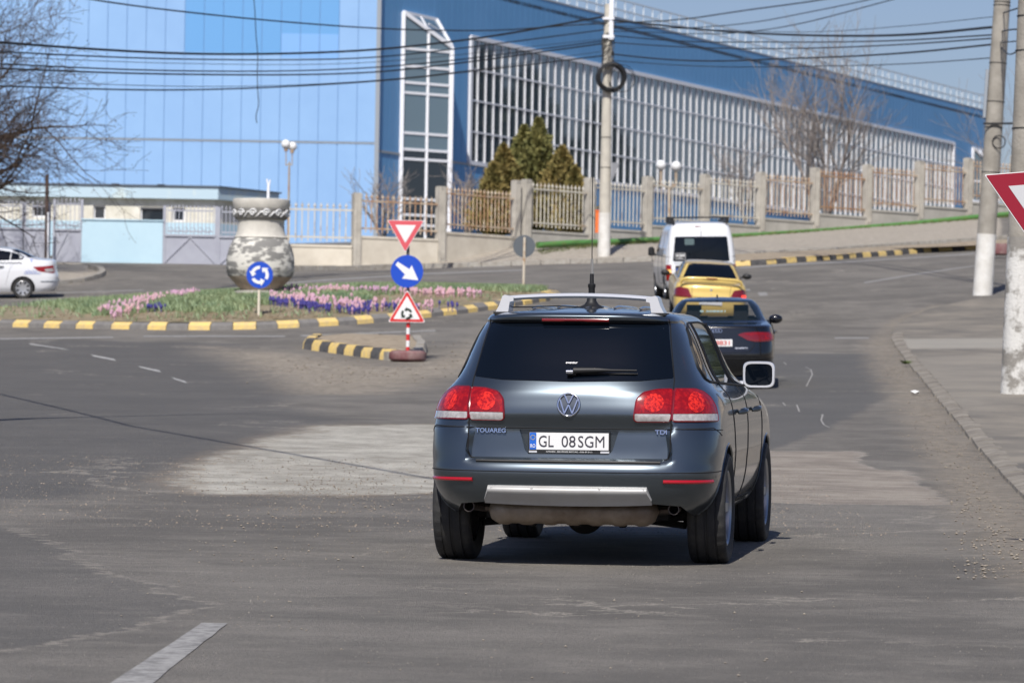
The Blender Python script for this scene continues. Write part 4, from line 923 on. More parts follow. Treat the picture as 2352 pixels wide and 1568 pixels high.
def plate(name, outlines, mats, parent, c, rz=0.0, rx=0.0, sc_=(1, 1)):
    """stack of outlines, each set slightly in front of the previous"""
    b = MB()
    for i, (ol, mi) in enumerate(outlines):
        y0 = 0 if i == 0 else -.003 * i + .0015; b.prism([(x * sc_[0], z * sc_[1]) for x, z in ol], y0 if i else .012, -.003 * i - .004, axis='y', mi=mi)
    o = b.build(name, mats, parent); o.location = c; o.rotation_euler = (rx, ROLLV, rz); return o
ROLLV = 0.0
def arcarrow(r, w, a0, a1, hw, hl, n=14):
    pts = []
    for i in range(n + 1): a = a0 + (a1 - a0) * i / n; pts.append(((r + w) * math.cos(a), (r + w) * math.sin(a)))
    ae = a1 + hl * (1 if a1 > a0 else -1)
    pts.append(((r + hw) * math.cos(a1), (r + hw) * math.sin(a1))); pts.append((r * math.cos(ae), r * math.sin(ae))); pts.append(((r - hw) * math.cos(a1), (r - hw) * math.sin(a1)))
    for i in range(n, -1, -1): a = a0 + (a1 - a0) * i / n; pts.append(((r - w) * math.cos(a), (r - w) * math.sin(a)))
    return pts
def ring_arrows(rr, w, hw, off):
    return [arcarrow(rr, w, off + k * 2.094, off + k * 2.094 + 1.22, hw, .62) for k in range(3)]
# three-plate sign on the triangular island
sp = at(936.5, 803, 71.4); kr_c = sp
S1 = thing('traffic_sign', 'striped post carrying give way, keep right and roundabout warning plates', 'traffic sign', (sp.x, sp.y, gz(sp.x, sp.y)))
b = MB(); z0 = gz(sp.x, sp.y); zt = at(933, 512, 71.4).z; ns = 9; zb = at(936, 738, 71.4).z
for k in range(5): b.tube([(sp.x, sp.y, z0 + .15 + (zb - z0 - .15) * k / 5), (sp.x, sp.y, z0 + .15 + (zb - z0 - .15) * (k + 1) / 5)], .036, 10, mi=k % 2)
b.tube([(sp.x, sp.y, zb), (sp.x - .04, sp.y + .03, zt)], .03, 10, mi=2)
adopt(b.build('post', [m_red, m_white, M('grey_post', (.12, .12, .12), .6)], smooth=40), S1)
def sgn(p, px, py, d): q = at(px, py, d); return (q.x - p.location.x, q.y - p.location.y, q.z - p.location.z)
plate('give_way_plate', [(tri(.69, False, .03), 0), (tri(.66, False, .03), 1), (tri(.385, False, .015), 0)], [m_white, m_redf], S1, sgn(S1, 931.5, 530.5, 71.33))
arrow = [(-.215, .115), (-.175, .175), (.045, .04), (.085, .115), (.215, -.165), (-.09, -.135), (-.035, -.06)]
plate('keep_right_plate', [(circ(.302), 0), (arrow, 1)], [m_blue, m_white], S1, sgn(S1, 934.8, 623, 71.33))
plate('roundabout_warning_plate', [(tri(.70, True, .05), 0), (tri(.665, True, .05), 1), (tri(.50, True, .02), 0)] + [([(x, y - .045) for x, y in a], 2) for a in ring_arrows(.085, .022, .05, .35)], [m_white, m_red, m_blk], S1, sgn(S1, 934.5, 715, 71.33))
ty = at(936, 816, 71.2)
m_dtyre = M('dark_red_tyre', (.17, .055, .06), .8, col2=(.26, .17, .16), nscale=4, bump=.3)
def tyre_base(x, y, z, R, h, label):
    b = MB(); b.lathe([(R * .55, .02), (R * .8, 0), (R * .96, .03), (R, h * .25), (R, h * .75), (R * .96, h - .03), (R * .8, h), (R * .55, h - .03), (R * .5, h * .5)], 40, mod=lambda i, j, r: r - (.012 if (i in (3, 4) and j % 2) else 0), capb=False, capt=False)
    b.lathe([(.001, h * .7), (R * .6, h * .7)], 20, capb=False, capt=False, mi=1)
    o = b.build('painted_tyre', [m_dtyre, m_kconc], None, 50, loc=(x, y, z)); tag(o, label, 'tyre'); return o
tyre_base(sp.x, sp.y, gz(sp.x, sp.y) , .35, .2, 'dark red painted tyre holding the foot of the striped sign post')
# blue roundabout sign in the bed
rp = at(594, 728, 84.6); S2 = thing('traffic_sign', 'round blue roundabout sign on a cream post in front of the stone vase', 'traffic sign', (rp.x, rp.y, isl_h(rp.x, rp.y)))
b = MB(); b.tube([(rp.x, rp.y, S2.location.z - .1), at(596, 612, 84.7)], .03, 10); adopt(b.build('post', M('cream_post', (.66, .60, .48), .7), smooth=40), S2)
plate('roundabout_plate', [(circ(.293), 0)] + [(a, 1) for a in ring_arrows(.165, .035, .085, -.55)], [m_blue, m_white], S2, sgn(S2, 596.5, 631.3, 84.6))
# round sign seen from behind
bp_ = at(1202, 666, 100); S3 = thing('traffic_sign', 'round sign seen from its dark grey back on a rusty cream post', 'traffic sign', (bp_.x, bp_.y, gz(bp_.x, bp_.y)))
b = MB(); b.tube([(bp_.x, bp_.y, S3.location.z - .1), at(1205, 545, 100)], .034, 10); adopt(b.build('post', M('rusty_cream_post', (.62, .55, .44), .7, col2=(.40, .24, .12), nscale=5, contrast=(.5, .65)), smooth=40), S3)
o = plate('sign_disc', [(circ(.29), 0)], [m_sgb], S3, sgn(S3, 1204, 565.5, 100)); o.location.y += .05
# big give way sign at the right edge
q = at(2392, 492, 26.5); gzz = gz(q.x, q.y); S4 = thing('traffic_sign', 'large give way triangle cut by the right edge', 'traffic sign', (q.x, q.y, gzz + .1))
b = MB(); b.tube([(q.x, q.y + .05, gzz), (q.x, q.y + .05, q.z + .35)], .03, 12); adopt(b.build('post', m_trim, smooth=40), S4)
W4 = .745
plate('give_way_plate', [(tri(W4, False, .012), 0), (tri(W4 - .02, False, .01), 1), (tri(W4 * .575, False, .004), 2)], [m_white, M('deep_red', (.27, .003, .02), .45), M('grey_white', (.55, .55, .56), .5)], S4, sgn(S4, 2390, 463, 26.5), rz=0).rotation_euler = (0, R_(-5.5), 0)
tp = at(2296, 560, 122); tyre_base(tp.x, tp.y, gz(tp.x, tp.y) + .1, .42, .36, 'dark red painted tyre on the median behind the leaning pole')

# ================================================================== trees
m_bark = M('dark_bark', (.055, .04, .032), .9, col2=(.09, .065, .05), nscale=8)
m_bark2 = M('grey_bark', (.20, .175, .16), .9, col2=(.28, .245, .22), nscale=8)
m_bud = M('buds', (.085, .055, .035), .9)
def grow(b, rnd, p, d, L_, r, lv, cfg, tips):
    n = 4 if lv > 1 else 6; pts = [p]; dd = d.normalized(); rs = [r]
    for i in range(n):
        dd = (dd + Vector((rnd.gauss(0, 1), rnd.gauss(0, 1), rnd.gauss(0, 1))) * cfg['wob'] + Vector((0, 0, cfg['up'])) + cfg.get('pull', Vector((0, 0, 0)))).normalized()
        pts.append(pts[-1] + dd * L_ / n); rs.append(max(r * (1 - .62 * (i + 1) / n), cfg['rmin']))
    b.tube(pts, rs, 8 if lv >= cfg['lv'] - 1 else (5 if lv > 1 else 3), caps=False)
    if lv == 0:
        tips.append((pts[-1], dd)); tips.append((pts[2], dd)); return
    k = cfg['kids'][cfg['lv'] - lv]
    for j in range(k):
        t = cfg['from'] + (1 - cfg['from']) * (j + rnd.random()) / k if lv < cfg['lv'] else cfg['from0'] + (1 - cfg['from0']) * (j + rnd.random()) / k
        f = t * n; i = min(int(f), n - 1); q = pts[i].lerp(pts[i + 1], f - i); base = (pts[i + 1] - pts[i]).normalized()
        side = base.orthogonal(); side.rotate(Matrix.Rotation(rnd.random() * 6.283, 3, base)); a = rnd.uniform(*cfg['ang'])
        nd = (base * math.cos(a) + side * math.sin(a))
        grow(b, rnd, q, nd, L_ * rnd.uniform(*cfg['len']), max(rs[i] * rnd.uniform(.5, .68), cfg['rmin']), lv - 1, cfg, tips)
def bare_tree(loc, label, height, cfg, seed, mat, trunk_r, tdir=(0, 0, 1), buds=None, group=None, cat='tree', stems=1, spread=.5):
    rnd = random.Random(seed); root = thing('bare_tree', label, cat, loc, group=group); tips = []; b = MB(); base = Vector((0, 0, -.15))
    tr = MB()
    for s in range(stems):
        d = Vector(tdir)
        if stems > 1: a = 6.283 * s / stems + rnd.random(); d = Vector((math.cos(a) * spread, math.sin(a) * spread, 1))
        grow(b, rnd, base + Vector((0, 0, .0)), d, height * rnd.uniform(.9, 1.05), trunk_r, cfg['lv'], cfg, tips)
    tr.tube([Vector((0, 0, -.3)), Vector((0, 0, .05)), Vector((0, 0, .25)) + Vector(tdir) * .2], [trunk_r * 1.6, trunk_r * 1.25, trunk_r * 1.02], 10); tr.build('trunk', mat, root, 60)
    b.build('branches', mat, root, fix=False)
    if buds:
        bb = MB()
        for p, d in tips:
            for k in range(buds):
                q = p + Vector((rnd.gauss(0, .07), rnd.gauss(0, .07), rnd.gauss(0, .07))) - d * rnd.random() * .5; s = rnd.uniform(.018, .036); u = Vector((rnd.gauss(0, 1), rnd.gauss(0, 1), rnd.gauss(0, 1))).normalized(); w = u.orthogonal().normalized()
                bb.add([q - u * s, q + w * s * .5, q + u * s * 1.3, q - w * s * .5], [(0, 1, 2, 3)])
        bb.build('buds', m_bud, root, fix=False)
    return root
tl = at(-215, 655, 119.5)
bare_tree((tl.x, tl.y, gz(tl.x, tl.y)), 'dark budding tree reaching in from the left edge over the gates', 6.3, dict(lv=4, kids=(10, 8, 6, 4), wob=.10, up=.03, rmin=.0065, ang=(.45, 1.0), len=(.50, .70), **{'from': .18, 'from0': .2}, pull=Vector((.05, 0, .0))), 33, m_bark, .20, tdir=(.25, 0, 1), buds=3)
t2 = at(1893, 500, 153.5)
bare_tree((t2.x, t2.y, gz(t2.x, t2.y)), 'large bare multi-stemmed tree behind the rusty fence bays on the right', 5.1, dict(lv=3, kids=(8, 6, 6), wob=.08, up=.045, rmin=.0055, ang=(.25, .6), len=(.40, .58), **{'from': .2, 'from0': .25}), 5, m_bark2, .065, stems=6, spread=.42)
for i, (x, y, d, h, sd_, lab) in enumerate([(878, 590, 142, 2.2, 3, 'small bare sapling in front of the hall corner'), (1072, 585, 146, 2.2, 4, 'small bare sapling between the glass bay and the evergreens'), (1712, 560, 156, 2.6, 6, 'small bare shrub behind the fence right of the globe lamp'), (2322, 430, 185, 6.5, 9, 'bare tree seen in the gap between the two right hand poles')]):
    p = at(x, y, d); z = gz(p.x, p.y); bare_tree((p.x, p.y, z), lab, h, dict(lv=2, kids=(9, 7), wob=.09, up=.05, rmin=.008, ang=(.3, .8), len=(.4, .6), **{'from': .15, 'from0': .3}), sd_, m_bark2, .05, stems=3, spread=.3)
m_thu = M('golden_thuja', (.24, .22, .07), .8, col2=(.13, .135, .04), nscale=2.2, detail=3, contrast=(.42, .6))
m_thu2 = M('bronze_thuja', (.29, .22, .07), .8, col2=(.16, .14, .04), nscale=2.2, detail=3, contrast=(.42, .6))
m_pine = M('dark_evergreen', (.035, .055, .02), .8, col2=(.10, .11, .05), nscale=.6, detail=3)
def evergreen(loc, h, R, label, mat, seed, n=5200, leaf=.085, name='evergreen_tree', group='evergreens behind the fence', trunk_h=.15):
    rnd = random.Random(seed); root = thing(name, label, 'tree', loc, group=group); b = MB()
    b.tube([(0, 0, -.2), (0, 0, h * .5)], [.09, .04], 8); b.build('trunk', m_bark, root, 40); b = MB()
    lob = [(rnd.random() * 6.28, rnd.uniform(.1, .9), rnd.uniform(.6, 1.25)) for _ in range(40)]
    for k in range(n):
        t = rnd.random() ** .85; a = rnd.random() * 6.283
        prof = (math.sin(min(t / .3, 1) * math.pi / 2) ** .6) * (1 - t) ** .88 * 1.28
        g = 1 + .20 * math.sin(a * 4 + t * 15 + seed) + .14 * math.sin(a * 7 - t * 37) + .10 * math.sin(t * 70 + a * 3)
        r = R * prof * g * (1.12 - .6 * rnd.random() ** 2); p = Vector((r * math.cos(a), r * math.sin(a), h * (trunk_h * .3 + t * (1 - trunk_h * .3))))
        out = Vector((math.cos(a), math.sin(a), 1.1)).normalized(); u = (out + Vector((rnd.gauss(0, .5), rnd.gauss(0, .5), rnd.gauss(0, .5)))).normalized(); w = u.cross(Vector((rnd.gauss(0, 1), rnd.gauss(0, 1), rnd.gauss(0, 1)))).normalized(); s = leaf * rnd.uniform(.6, 1.4)
        b.add([p - w * s * .5, p + u * s * .8 - w * s * .35, p + u * s * 1.7, p + u * s * .8 + w * s * .35, p + w * s * .5], [(0, 1, 2, 3, 4)])
    b.build('crown', mat, root, fix=False); return root
for i, (x, y, hw, d, lab, mt) in enumerate([(1237, 275, 46, 146, 'tallest pointed evergreen behind the fence', m_thu), (1204, 292, 46, 147, 'second tall evergreen, just left of the tallest one', m_thu), (1157, 335, 38, 145, 'bronze evergreen at the left of the clump', m_thu2), (1292, 340, 42, 145, 'bronze evergreen right of the tallest one', m_thu2), (1321, 388, 24, 143, 'smallest evergreen at the right end of the clump', m_thu2), (1135, 378, 30, 143.5, 'small bronze evergreen at the left end of the clump', m_thu2)]):
    p = at(x, y, d); z = gz(p.x, p.y); evergreen((p.x, p.y, z), p.z - z, hw / (F / d) * (1.5 if i < 2 else 1.6), lab, mt, i + 1, n=7000)
# trees standing right of the view, mirrored in the window wall
for i, (X_, Y_, h, R) in enumerate([(41, 240, 18, 4.5), (45, 246, 18, 4.5), (49, 253, 17, 4), (54, 262, 16.5, 5), (60, 275, 15, 4.5), (70, 290, 10, 4)]):
    evergreen((X_, Y_, gz(X_, Y_)), h, R, ['tallest dark evergreen of the row right of the hall', 'second tallest dark evergreen right of the hall', 'middling dark evergreen right of the hall', 'broad dark evergreen far right of the hall', 'low dark evergreen far right of the hall', 'lowest dark evergreen at the far right'][i], m_pine, 20 + i, n=2600, leaf=.42, group='evergreens beyond the hall')

# trees behind the camera, mirrored in the car bodies
proto_ = evergreen((-14, -46, -1.2), 9, 3.5, 'dark evergreen behind the viewpoint, leftmost of its row', m_pine, 40, n=1800, leaf=.35, group='evergreens behind the viewpoint')
for k, (X_, Y_, s_, w_) in enumerate([(-7, -50, .8, 'second from the left'), (1, -48, 1.1, 'third from the left'), (8, -52, .7, 'third from the right'), (15, -47, 1.0, 'second from the right'), (23, -50, 1.15, 'rightmost')]):
    c_ = copy_thing(proto_); c_.location = (X_, Y_, -1.4); c_.scale = (s_, s_, s_); c_.rotation_euler = (0, 0, k * 1.3); c_['label'] = 'dark evergreen behind the viewpoint, %s of its row' % w_
# apartment block right of the view, mirrored in the side windows of the cars
ab = thing('apartment_block', 'beige apartment block beyond the right edge of the view', 'building', (48, 140, 4)); b = MB(); b.box((36, 128, 2), (62, 152, 22)); adopt(b.build('wall', M('beige_render', (.52, .43, .32), .8, col2=(.44, .36, .27), nscale=.4)), ab)
b = MB(); b.box((35.6, 127.6, 22), (62.4, 152.4, 22.5)); adopt(b.build('roof', m_roof), ab)
for k in range(6):
    for j in range(7):
        b = MB(); b.box((38 + j * 3.5, 127.93, 5 + k * 2.9), (39.6 + j * 3.5, 127.99, 6.5 + k * 2.9)); adopt(b.build('window', m_glass), ab)
        b = MB(); b.box((35.93, 129.5 + j * 3.2, 5 + k * 2.9), (35.99, 131.0 + j * 3.2, 6.5 + k * 2.9)); adopt(b.build('window', m_glass), ab)

# things outside the left edge whose shadows cross the road
hs = Vector((-sd.x, -sd.y, -sd.z)) / (-sd.z)
b = MB(); q = [G(x, y) + hs * 7.2 for x, y in ((-500, 842), (0, 905), (300, 978), (600, 1030), (1000, 1100), (1500, 1165))]; b.tube(q, .03, 6)
tag(b.build('overhead_wire', m_wire), 'wire above the view whose thin shadow crosses the pale concrete patch', 'wire', 'overhead wires strung between the poles')
q0, q1, q2 = [G(x, y) + hs * 7.5 for x, y in ((-350, 985), (60, 961), (600, 948))]
lm = thing('street_lamp', 'long armed street lamp just outside the left edge', 'street lamp', (q0.x, q0.y, gz(q0.x, q0.y)))
b = MB(); b.tube([(q0.x, q0.y, gz(q0.x, q0.y) - .1), q0], [.14, .10], 10); adopt(b.build('post', m_pole, smooth=40), lm)
b = MB(); b.tube([q0, q0.lerp(q1, .6), q1], [.10, .09, .12], 8); b.tube([q1, q1.lerp(q2, .3), q2], [.10, .045, .025], 8); adopt(b.build('arm', m_trim, smooth=40), lm)
# ================================================================== vehicles
class Body:
    """car shell as a stack of plan outlines: rows are (z, rear y, front y, half width, corner exponent)"""
    def __init__(s, rows, Lr=1.1, Lf=1.3, mod=None, crown=.03, bow=.03):
        s.T = np.array(rows, float); s.Lr, s.Lf, s.mod, s.crown, s.bow = Lr, Lf, mod, crown, bow; s.cache = {}
    def row(s, z): return [float(hermite(s.T[:, 0], s.T[:, k], np.array([z]))[0]) for k in range(1, 5)]
    def outline(s, z, q=None):
        yr, yf, w, n = s.row(z); Lr = min(s.Lr, (yf - yr) * .42); Lf = min(s.Lf, (yf - yr) * .42)
        q = np.linspace(0, 1, 60) if q is None else q
        t = q * math.pi / 2; e = 2 / n; sn = np.sin(t) ** e; cs = np.cos(t) ** e
        # resample the corner so the flat rear also gets points
        xr = w * sn; yy = yr + Lr * (1 - cs); m = 30
        xs = np.concatenate([xr, np.full(m, w), (w * sn)[::-1]]); ys = np.concatenate([yy, np.linspace(yr + Lr, yf - Lf, m + 2)[1:-1], (yf - Lf * (1 - cs))[::-1]])
        ys = ys + s.bow * (xs / max(w, .1)) ** 2 * (ys < (yr + yf) / 2) * (1 - sstep(yr, yr + Lr, ys))
        return xs, ys
    def _o(s, z):
        k = round(z, 5)
        if k not in s.cache:
            q = np.concatenate([[0], np.linspace(.0, 1, 141)[1:] ** 1.0]); x, y = s.outline(z, np.linspace(0, 1, 160) ** 1.6)
            s.cache[k] = (x, y, np.concatenate([[0], np.cumsum(np.hypot(np.diff(x), np.diff(y)))]))
        return s.cache[k]
    def arc_p(s, a, z):
        x, y, c = s._o(z); sg = 1 if a >= 0 else -1; X = float(np.interp(abs(a), c, x)) * sg; Y = float(np.interp(abs(a), c, y))
        if s.mod: Y += s.mod(X, z, Y)
        return Vector((X, Y, z))
    def arc(s, a, z, off=0):
        p = s.arc_p(a, z)
        if off:
            e = .004; n = (s.arc_p(a + e, z) - s.arc_p(a - e, z)).cross(s.arc_p(a, z + e) - s.arc_p(a, z - e))
            if n.length > 1e-9: p = p + n.normalized() * off
        return p
    def a_of_x(s, x, z):
        X, Y, c = s._o(z); i = int(np.argmax(X)) ; return float(np.interp(abs(x), X[:i + 1], c[:i + 1])) * (1 if x >= 0 else -1)
    def a_of_y(s, sx, y, z):
        X, Y, c = s._o(z); return float(np.interp(y, Y, c)) * sx
    def rear(s, x, z, off=0): return s.arc(s.a_of_x(x, z), z, off)
    def side(s, sx, y, z, off=0): return s.arc(s.a_of_y(sx, y, z), z, off)
    def f(s, mode):
        if mode == 'rear': return s.rear
        if mode == 'arc': return s.arc
        sx = 1 if mode == 'R' else -1
        return lambda y, z, off=0: s.side(sx, y, z, off)
    def build(s, name, mats, parent, cutters=(), nz=90, dark_below=None):
        T = s.T; zs = np.linspace(T[0, 0], T[-1, 0], 900); R = np.array([s.row(z) for z in zs[::6]]); 
        R = np.stack([np.interp(zs, zs[::6], R[:, k]) for k in range(4)], 1)
        seg = np.sqrt(np.diff(zs) ** 2 + np.diff(R[:, 0]) ** 2 + .35 * np.diff(R[:, 1]) ** 2 + np.diff(R[:, 2]) ** 2); cum = np.concatenate([[0], np.cumsum(seg)])
        lv = np.interp(np.linspace(0, cum[-1], nz), cum, zs); q = np.concatenate([np.linspace(0, .5, 16) ** 1.2 / (.5 ** .2), np.linspace(.5, 1, 16)[1:]])
        v = []; cnt = None
        def loop(x, y, z):
            pts = []
            for X, Y in zip(x, y):
                dy = s.mod(X, z, Y) if s.mod else 0
                pts.append((X, Y + dy, z))
            L_ = [(-X, Y, Z) for X, Y, Z in pts[1:-1]][::-1]; return pts + L_
        b = MB(); rows = []
        x, y = s.outline(lv[0], q); yc = (y.min() + y.max()) / 2
        for f in (.1, .5, .9): rows.append(loop(x * f, yc + (y - yc) * f, lv[0]))
        for z in lv: rows.append(loop(*s.outline(z, q), z))
        x, y = s.outline(lv[-1], q); yc = (y.min() + y.max()) / 2
        for f in (.96, .9, .8, .65, .45, .2, .05): rows.append(loop(x * f, yc + (y - yc) * f, lv[-1] + s.crown * (1 - f ** 2)))
        n = len(rows[0]); v = [p for r in rows for p in r]
        fc = [tuple(range(n - 1, -1, -1))] + [(i * n + j, i * n + (j + 1) % n, (i + 1) * n + (j + 1) % n, (i + 1) * n + j) for i in range(len(rows) - 1) for j in range(n)] + [tuple((len(rows) - 1) * n + j for j in range(n))]
        b.add(v, fc)
        for i in range(1 + 2 * n): b.m[i] = 1
        o = b.build(name, mats, parent)
        if cutters:
            cs = []
            for c in cutters:
                m = o.modifiers.new('cut', 'BOOLEAN'); m.operation = 'DIFFERENCE'; m.solver = 'EXACT'; m.object = c; m.material_mode = 'TRANSFER'; cs.append(c)
            dg = bpy.context.evaluated_depsgraph_get(); dg.update(); me = bpy.data.meshes.new_from_object(o.evaluated_get(dg)); o.modifiers.clear(); old = o.data; o.data = me; bpy.data.meshes.remove(old)
            for c in cs: bpy.data.objects.remove(c)
        o.data.polygons.foreach_set('use_smooth', [True] * len(o.data.polygons)); o.data.set_sharp_from_angle(angle=R_(38)); return o
def densify(poly, step=.03):
    out = []
    for i in range(len(poly)):
        a = Vector(poly[i]); c = Vector(poly[(i + 1) % len(poly)]); k = max(1, int((c - a).length / step)); out += [a.lerp(c, j / k) for j in range(k)]
    return out
def roundpoly(poly, r, n=5):
    out = []; m = len(poly)
    for i in range(m):
        p = Vector(poly[i]); a = Vector(poly[i - 1]) - p; c = Vector(poly[(i + 1) % m]) - p; rr = min(r if not hasattr(r, '__len__') else r[i], a.length * .45, c.length * .45); a.normalize(); c.normalize()
        for k in range(n + 1): t = k / n; out.append(p + a * rr * (1 - t) ** 2 + c * rr * t ** 2)
    return out
def panel(B, poly, mode, off, mat, parent, name, rings=7, r=.0, skirt=.02, dome=0.0, label=None, cen=None):
    pts = densify(roundpoly(poly, r) if r else poly, .035); c = Vector(cen) if cen else sum(pts, Vector((0, 0))) / len(pts); fn = B.f(mode); b = MB(); v = []; n = len(pts)
    v += [fn(p.x, p.y, off - skirt) for p in pts]; v += [fn(p.x, p.y, off) for p in pts]
    for k in range(1, rings):
        f = 1 - k / rings; dd = dome * (1 - f ** 2); v += [fn(c.x + (p.x - c.x) * f, c.y + (p.y - c.y) * f, off + dd) for p in pts]
    v.append(fn(c.x, c.y, off + dome)); fc = [(i * n + j, i * n + (j + 1) % n, (i + 1) * n + (j + 1) % n, (i + 1) * n + j) for i in range(rings) for j in range(n)] + [(rings * n + j, rings * n + (j + 1) % n, (rings + 1) * n) for j in range(n)]
    b.add(v, fc); o = b.build(name, mat, parent, 40)
    if label: o['label'] = label
    return o
def sline(b, B, pts, mode, r=.004, off=0.0, n=4, step=.04, mi=0):
    fn = B.f(mode); out = []
    for i in range(len(pts) - 1):
        a = Vector(pts[i]); c = Vector(pts[i + 1]); k = max(1, int((c - a).length / step)); out += [a.lerp(c, j / k) for j in range(k)]
    out.append(Vector(pts[-1])); b.tube([fn(p.x, p.y, off) for p in out], r, n, mi)
def wheel(parent, x, y, R, W, side, rimR=None, spokes=5, tmat=None, rmat=None, pair=False):
    rimR = rimR or R * .64; tmat = tmat or m_rub; rmat = rmat or m_rim
    b = MB(); h = W / 2
    prof = [(rimR, -h * .78), (R * .82, -h * 1.0), (R * .93, -h * .99), (R * .975, -h * .9), (R * .992, -h * .74), (R * .992, -h * .56), (R * .972, -h * .54), (R * .972, -h * .49), (R, -h * .46), (R, -h * .09), (R * .978, -h * .07), (R * .978, h * .07), (R, h * .09), (R, h * .46), (R * .972, h * .49), (R * .972, h * .54), (R * .992, h * .56), (R * .992, h * .74), (R * .975, h * .9), (R * .93, h * .99), (R * .82, h), (rimR, h * .78)]
    b.lathe([(r, z) for r, z in prof], 96, axis='x', mod=lambda i, j, r: r - (.006 if (i in (3, 4, 5, 16, 17, 18) and j % 3 == 0) else 0), capb=False, capt=False)
    t = b.build('wheel', tmat, parent, 35, loc=(x, y, R))
    b = MB(); so = side
    b.lathe([(rimR * 1.02, so * h * .86), (rimR * .98, so * h * .9), (rimR * .93, so * h * .8), (rimR * .9, so * h * .1), (rimR * .9, -so * h * .8)], 48, axis='x', capb=False, capt=False)
    b.lathe([(.001, so * h * .62), (.07, so * h * .62), (.085, so * h * .5), (.11, so * h * .3)], 24, axis='x', capb=False, capt=False)
    for k in range(spokes):
        for o_ in ((-.13, .13) if pair else (0,)):
            a = 2 * math.pi * k / spokes + o_; c, s_ = math.cos(a), math.sin(a); u = Vector((0, c, s_)); w = Vector((0, -s_, c)); ws0, ws1 = (.022, .018) if pair else (.045, .032)
            p0 = u * .05; p1 = u * rimR * .95; X0, X1 = so * h * .6, so * h * .78
            b.hexa([p0 - w * ws0 + Vector((X0 - so * .04, 0, 0)), p0 + w * ws0 + Vector((X0 - so * .04, 0, 0)), p1 + w * ws1 + Vector((X1 - so * .04, 0, 0)), p1 - w * ws1 + Vector((X1 - so * .04, 0, 0))], [p0 - w * ws0 * .8 + Vector((X0, 0, 0)), p0 + w * ws0 * .8 + Vector((X0, 0, 0)), p1 + w * ws1 * .8 + Vector((X1, 0, 0)), p1 - w * ws1 * .8 + Vector((X1, 0, 0))])
    b.build('rim', rmat, t, 35)
    b = MB(); b.lathe([(.001, so * h * .05), (rimR * .88, so * h * .05), (rimR * .88, -so * h * .3)], 32, axis='x', capb=False, capt=False); b.build('brake_disc', m_dark, t, 40)
    return t
def cyl_cut(x0, x1, y, z, R, mat, parent, n=56):
    b = MB(); b.lathe([(R, x0), (R, x1)], n, axis='x', c=(0, y, z)); o = b.build('cutter', mat, parent); return o
def box_cut(lo, hi, mat, parent, poly=None, axis='y'):
    b = MB()
    if poly: b.prism(poly, lo, hi, axis=axis)
    else: b.box(lo, hi)
    return b.build('cutter', mat, parent)
def place_car(name, label, cat, x, y, d, yaw, group='vehicles queueing up the hill', pitch=None):
    p = at(x, y, d); z = gz(p.x, p.y)
    a = R_(yaw); h = Vector((math.sin(a), math.cos(a))); r = Vector((math.cos(a), -math.sin(a)))
    z1 = gz(p.x + h.x * .9, p.y + h.y * .9); z2 = gz(p.x + h.x * 3.7, p.y + h.y * 3.7); pr = (z2 - z1) / 2.8
    za = gz(p.x + h.x * 2.3 - r.x * .8, p.y + h.y * 2.3 - r.y * .8); zb = gz(p.x + h.x * 2.3 + r.x * .8, p.y + h.y * 2.3 + r.y * .8); rl = (zb - za) / 1.6
    o = thing(name, label, cat, (0, 0, 0), group=group)
    Yv = Vector((h.x, h.y, pr)).normalized(); Xv = Vector((r.x, r.y, rl)); Xv = (Xv - Yv * Xv.dot(Yv)).normalized(); Zv = Xv.cross(Yv)
    base = z1 - pr * .9
    o.matrix_world = Matrix(((Xv.x, Yv.x, Zv.x, p.x), (Xv.y, Yv.y, Zv.y, p.y), (Xv.z, Yv.z, Zv.z, base - .004), (0, 0, 0, 1)))
    o.rotation_euler = Matrix(((Xv.x, Yv.x, Zv.x), (Xv.y, Yv.y, Zv.y), (Xv.z, Yv.z, Zv.z))).to_euler(); o.location = (p.x, p.y, base - .004); return o
def paint(name, col, metal=.6, rough=.32, col2=None, ns=2.0):
    m = M(name, col, rough, metal, coat=1.0, col2=col2, nscale=ns, bump=.012, bscale=3); m.node_tree.nodes['Principled BSDF'].inputs['Coat Roughness'].default_value = .06; return m
m_cglass = M('tinted_car_glass', (.003, .005, .009), .03, spec=.32, coat=0)
m_lens = M('red_tail_lens', (.22, .003, .005), .12, coat=.4, spec=.5, col2=(.46, .010, .009), nscale=30, contrast=(.45, .75))
m_lens2 = M('dark_red_lens', (.17, .003, .006), .15, coat=1)
m_clear = M('clear_lens', (.46, .44, .43), .15, coat=1, col2=(.30, .28, .275), nscale=30)
m_refl = M('red_reflector', (.38, .003, .01), .2, coat=1)
m_silver = M('silver_trim', (.80, .81, .84), .22, .45, coat=.5)
m_lens3 = M('bright_red_lens', (.75, .03, .015), .1, coat=.4, col2=(.30, .004, .006), nscale=55, contrast=(.42, .58))
m_skid = M('silver_skid_plate', (.44, .44, .43), .4, .15, col2=(.38, .37, .35), nscale=4)
m_muf = M('muffler_steel', (.36, .30, .24), .5, .3, col2=(.20, .15, .11), nscale=3)
m_pblue = M('plate_blue', (.01, .12, .55), .5); m_plet = M('plate_letters', (.045, .042, .055), .5)
m_under = M('underbody', (.012, .012, .013), .9)

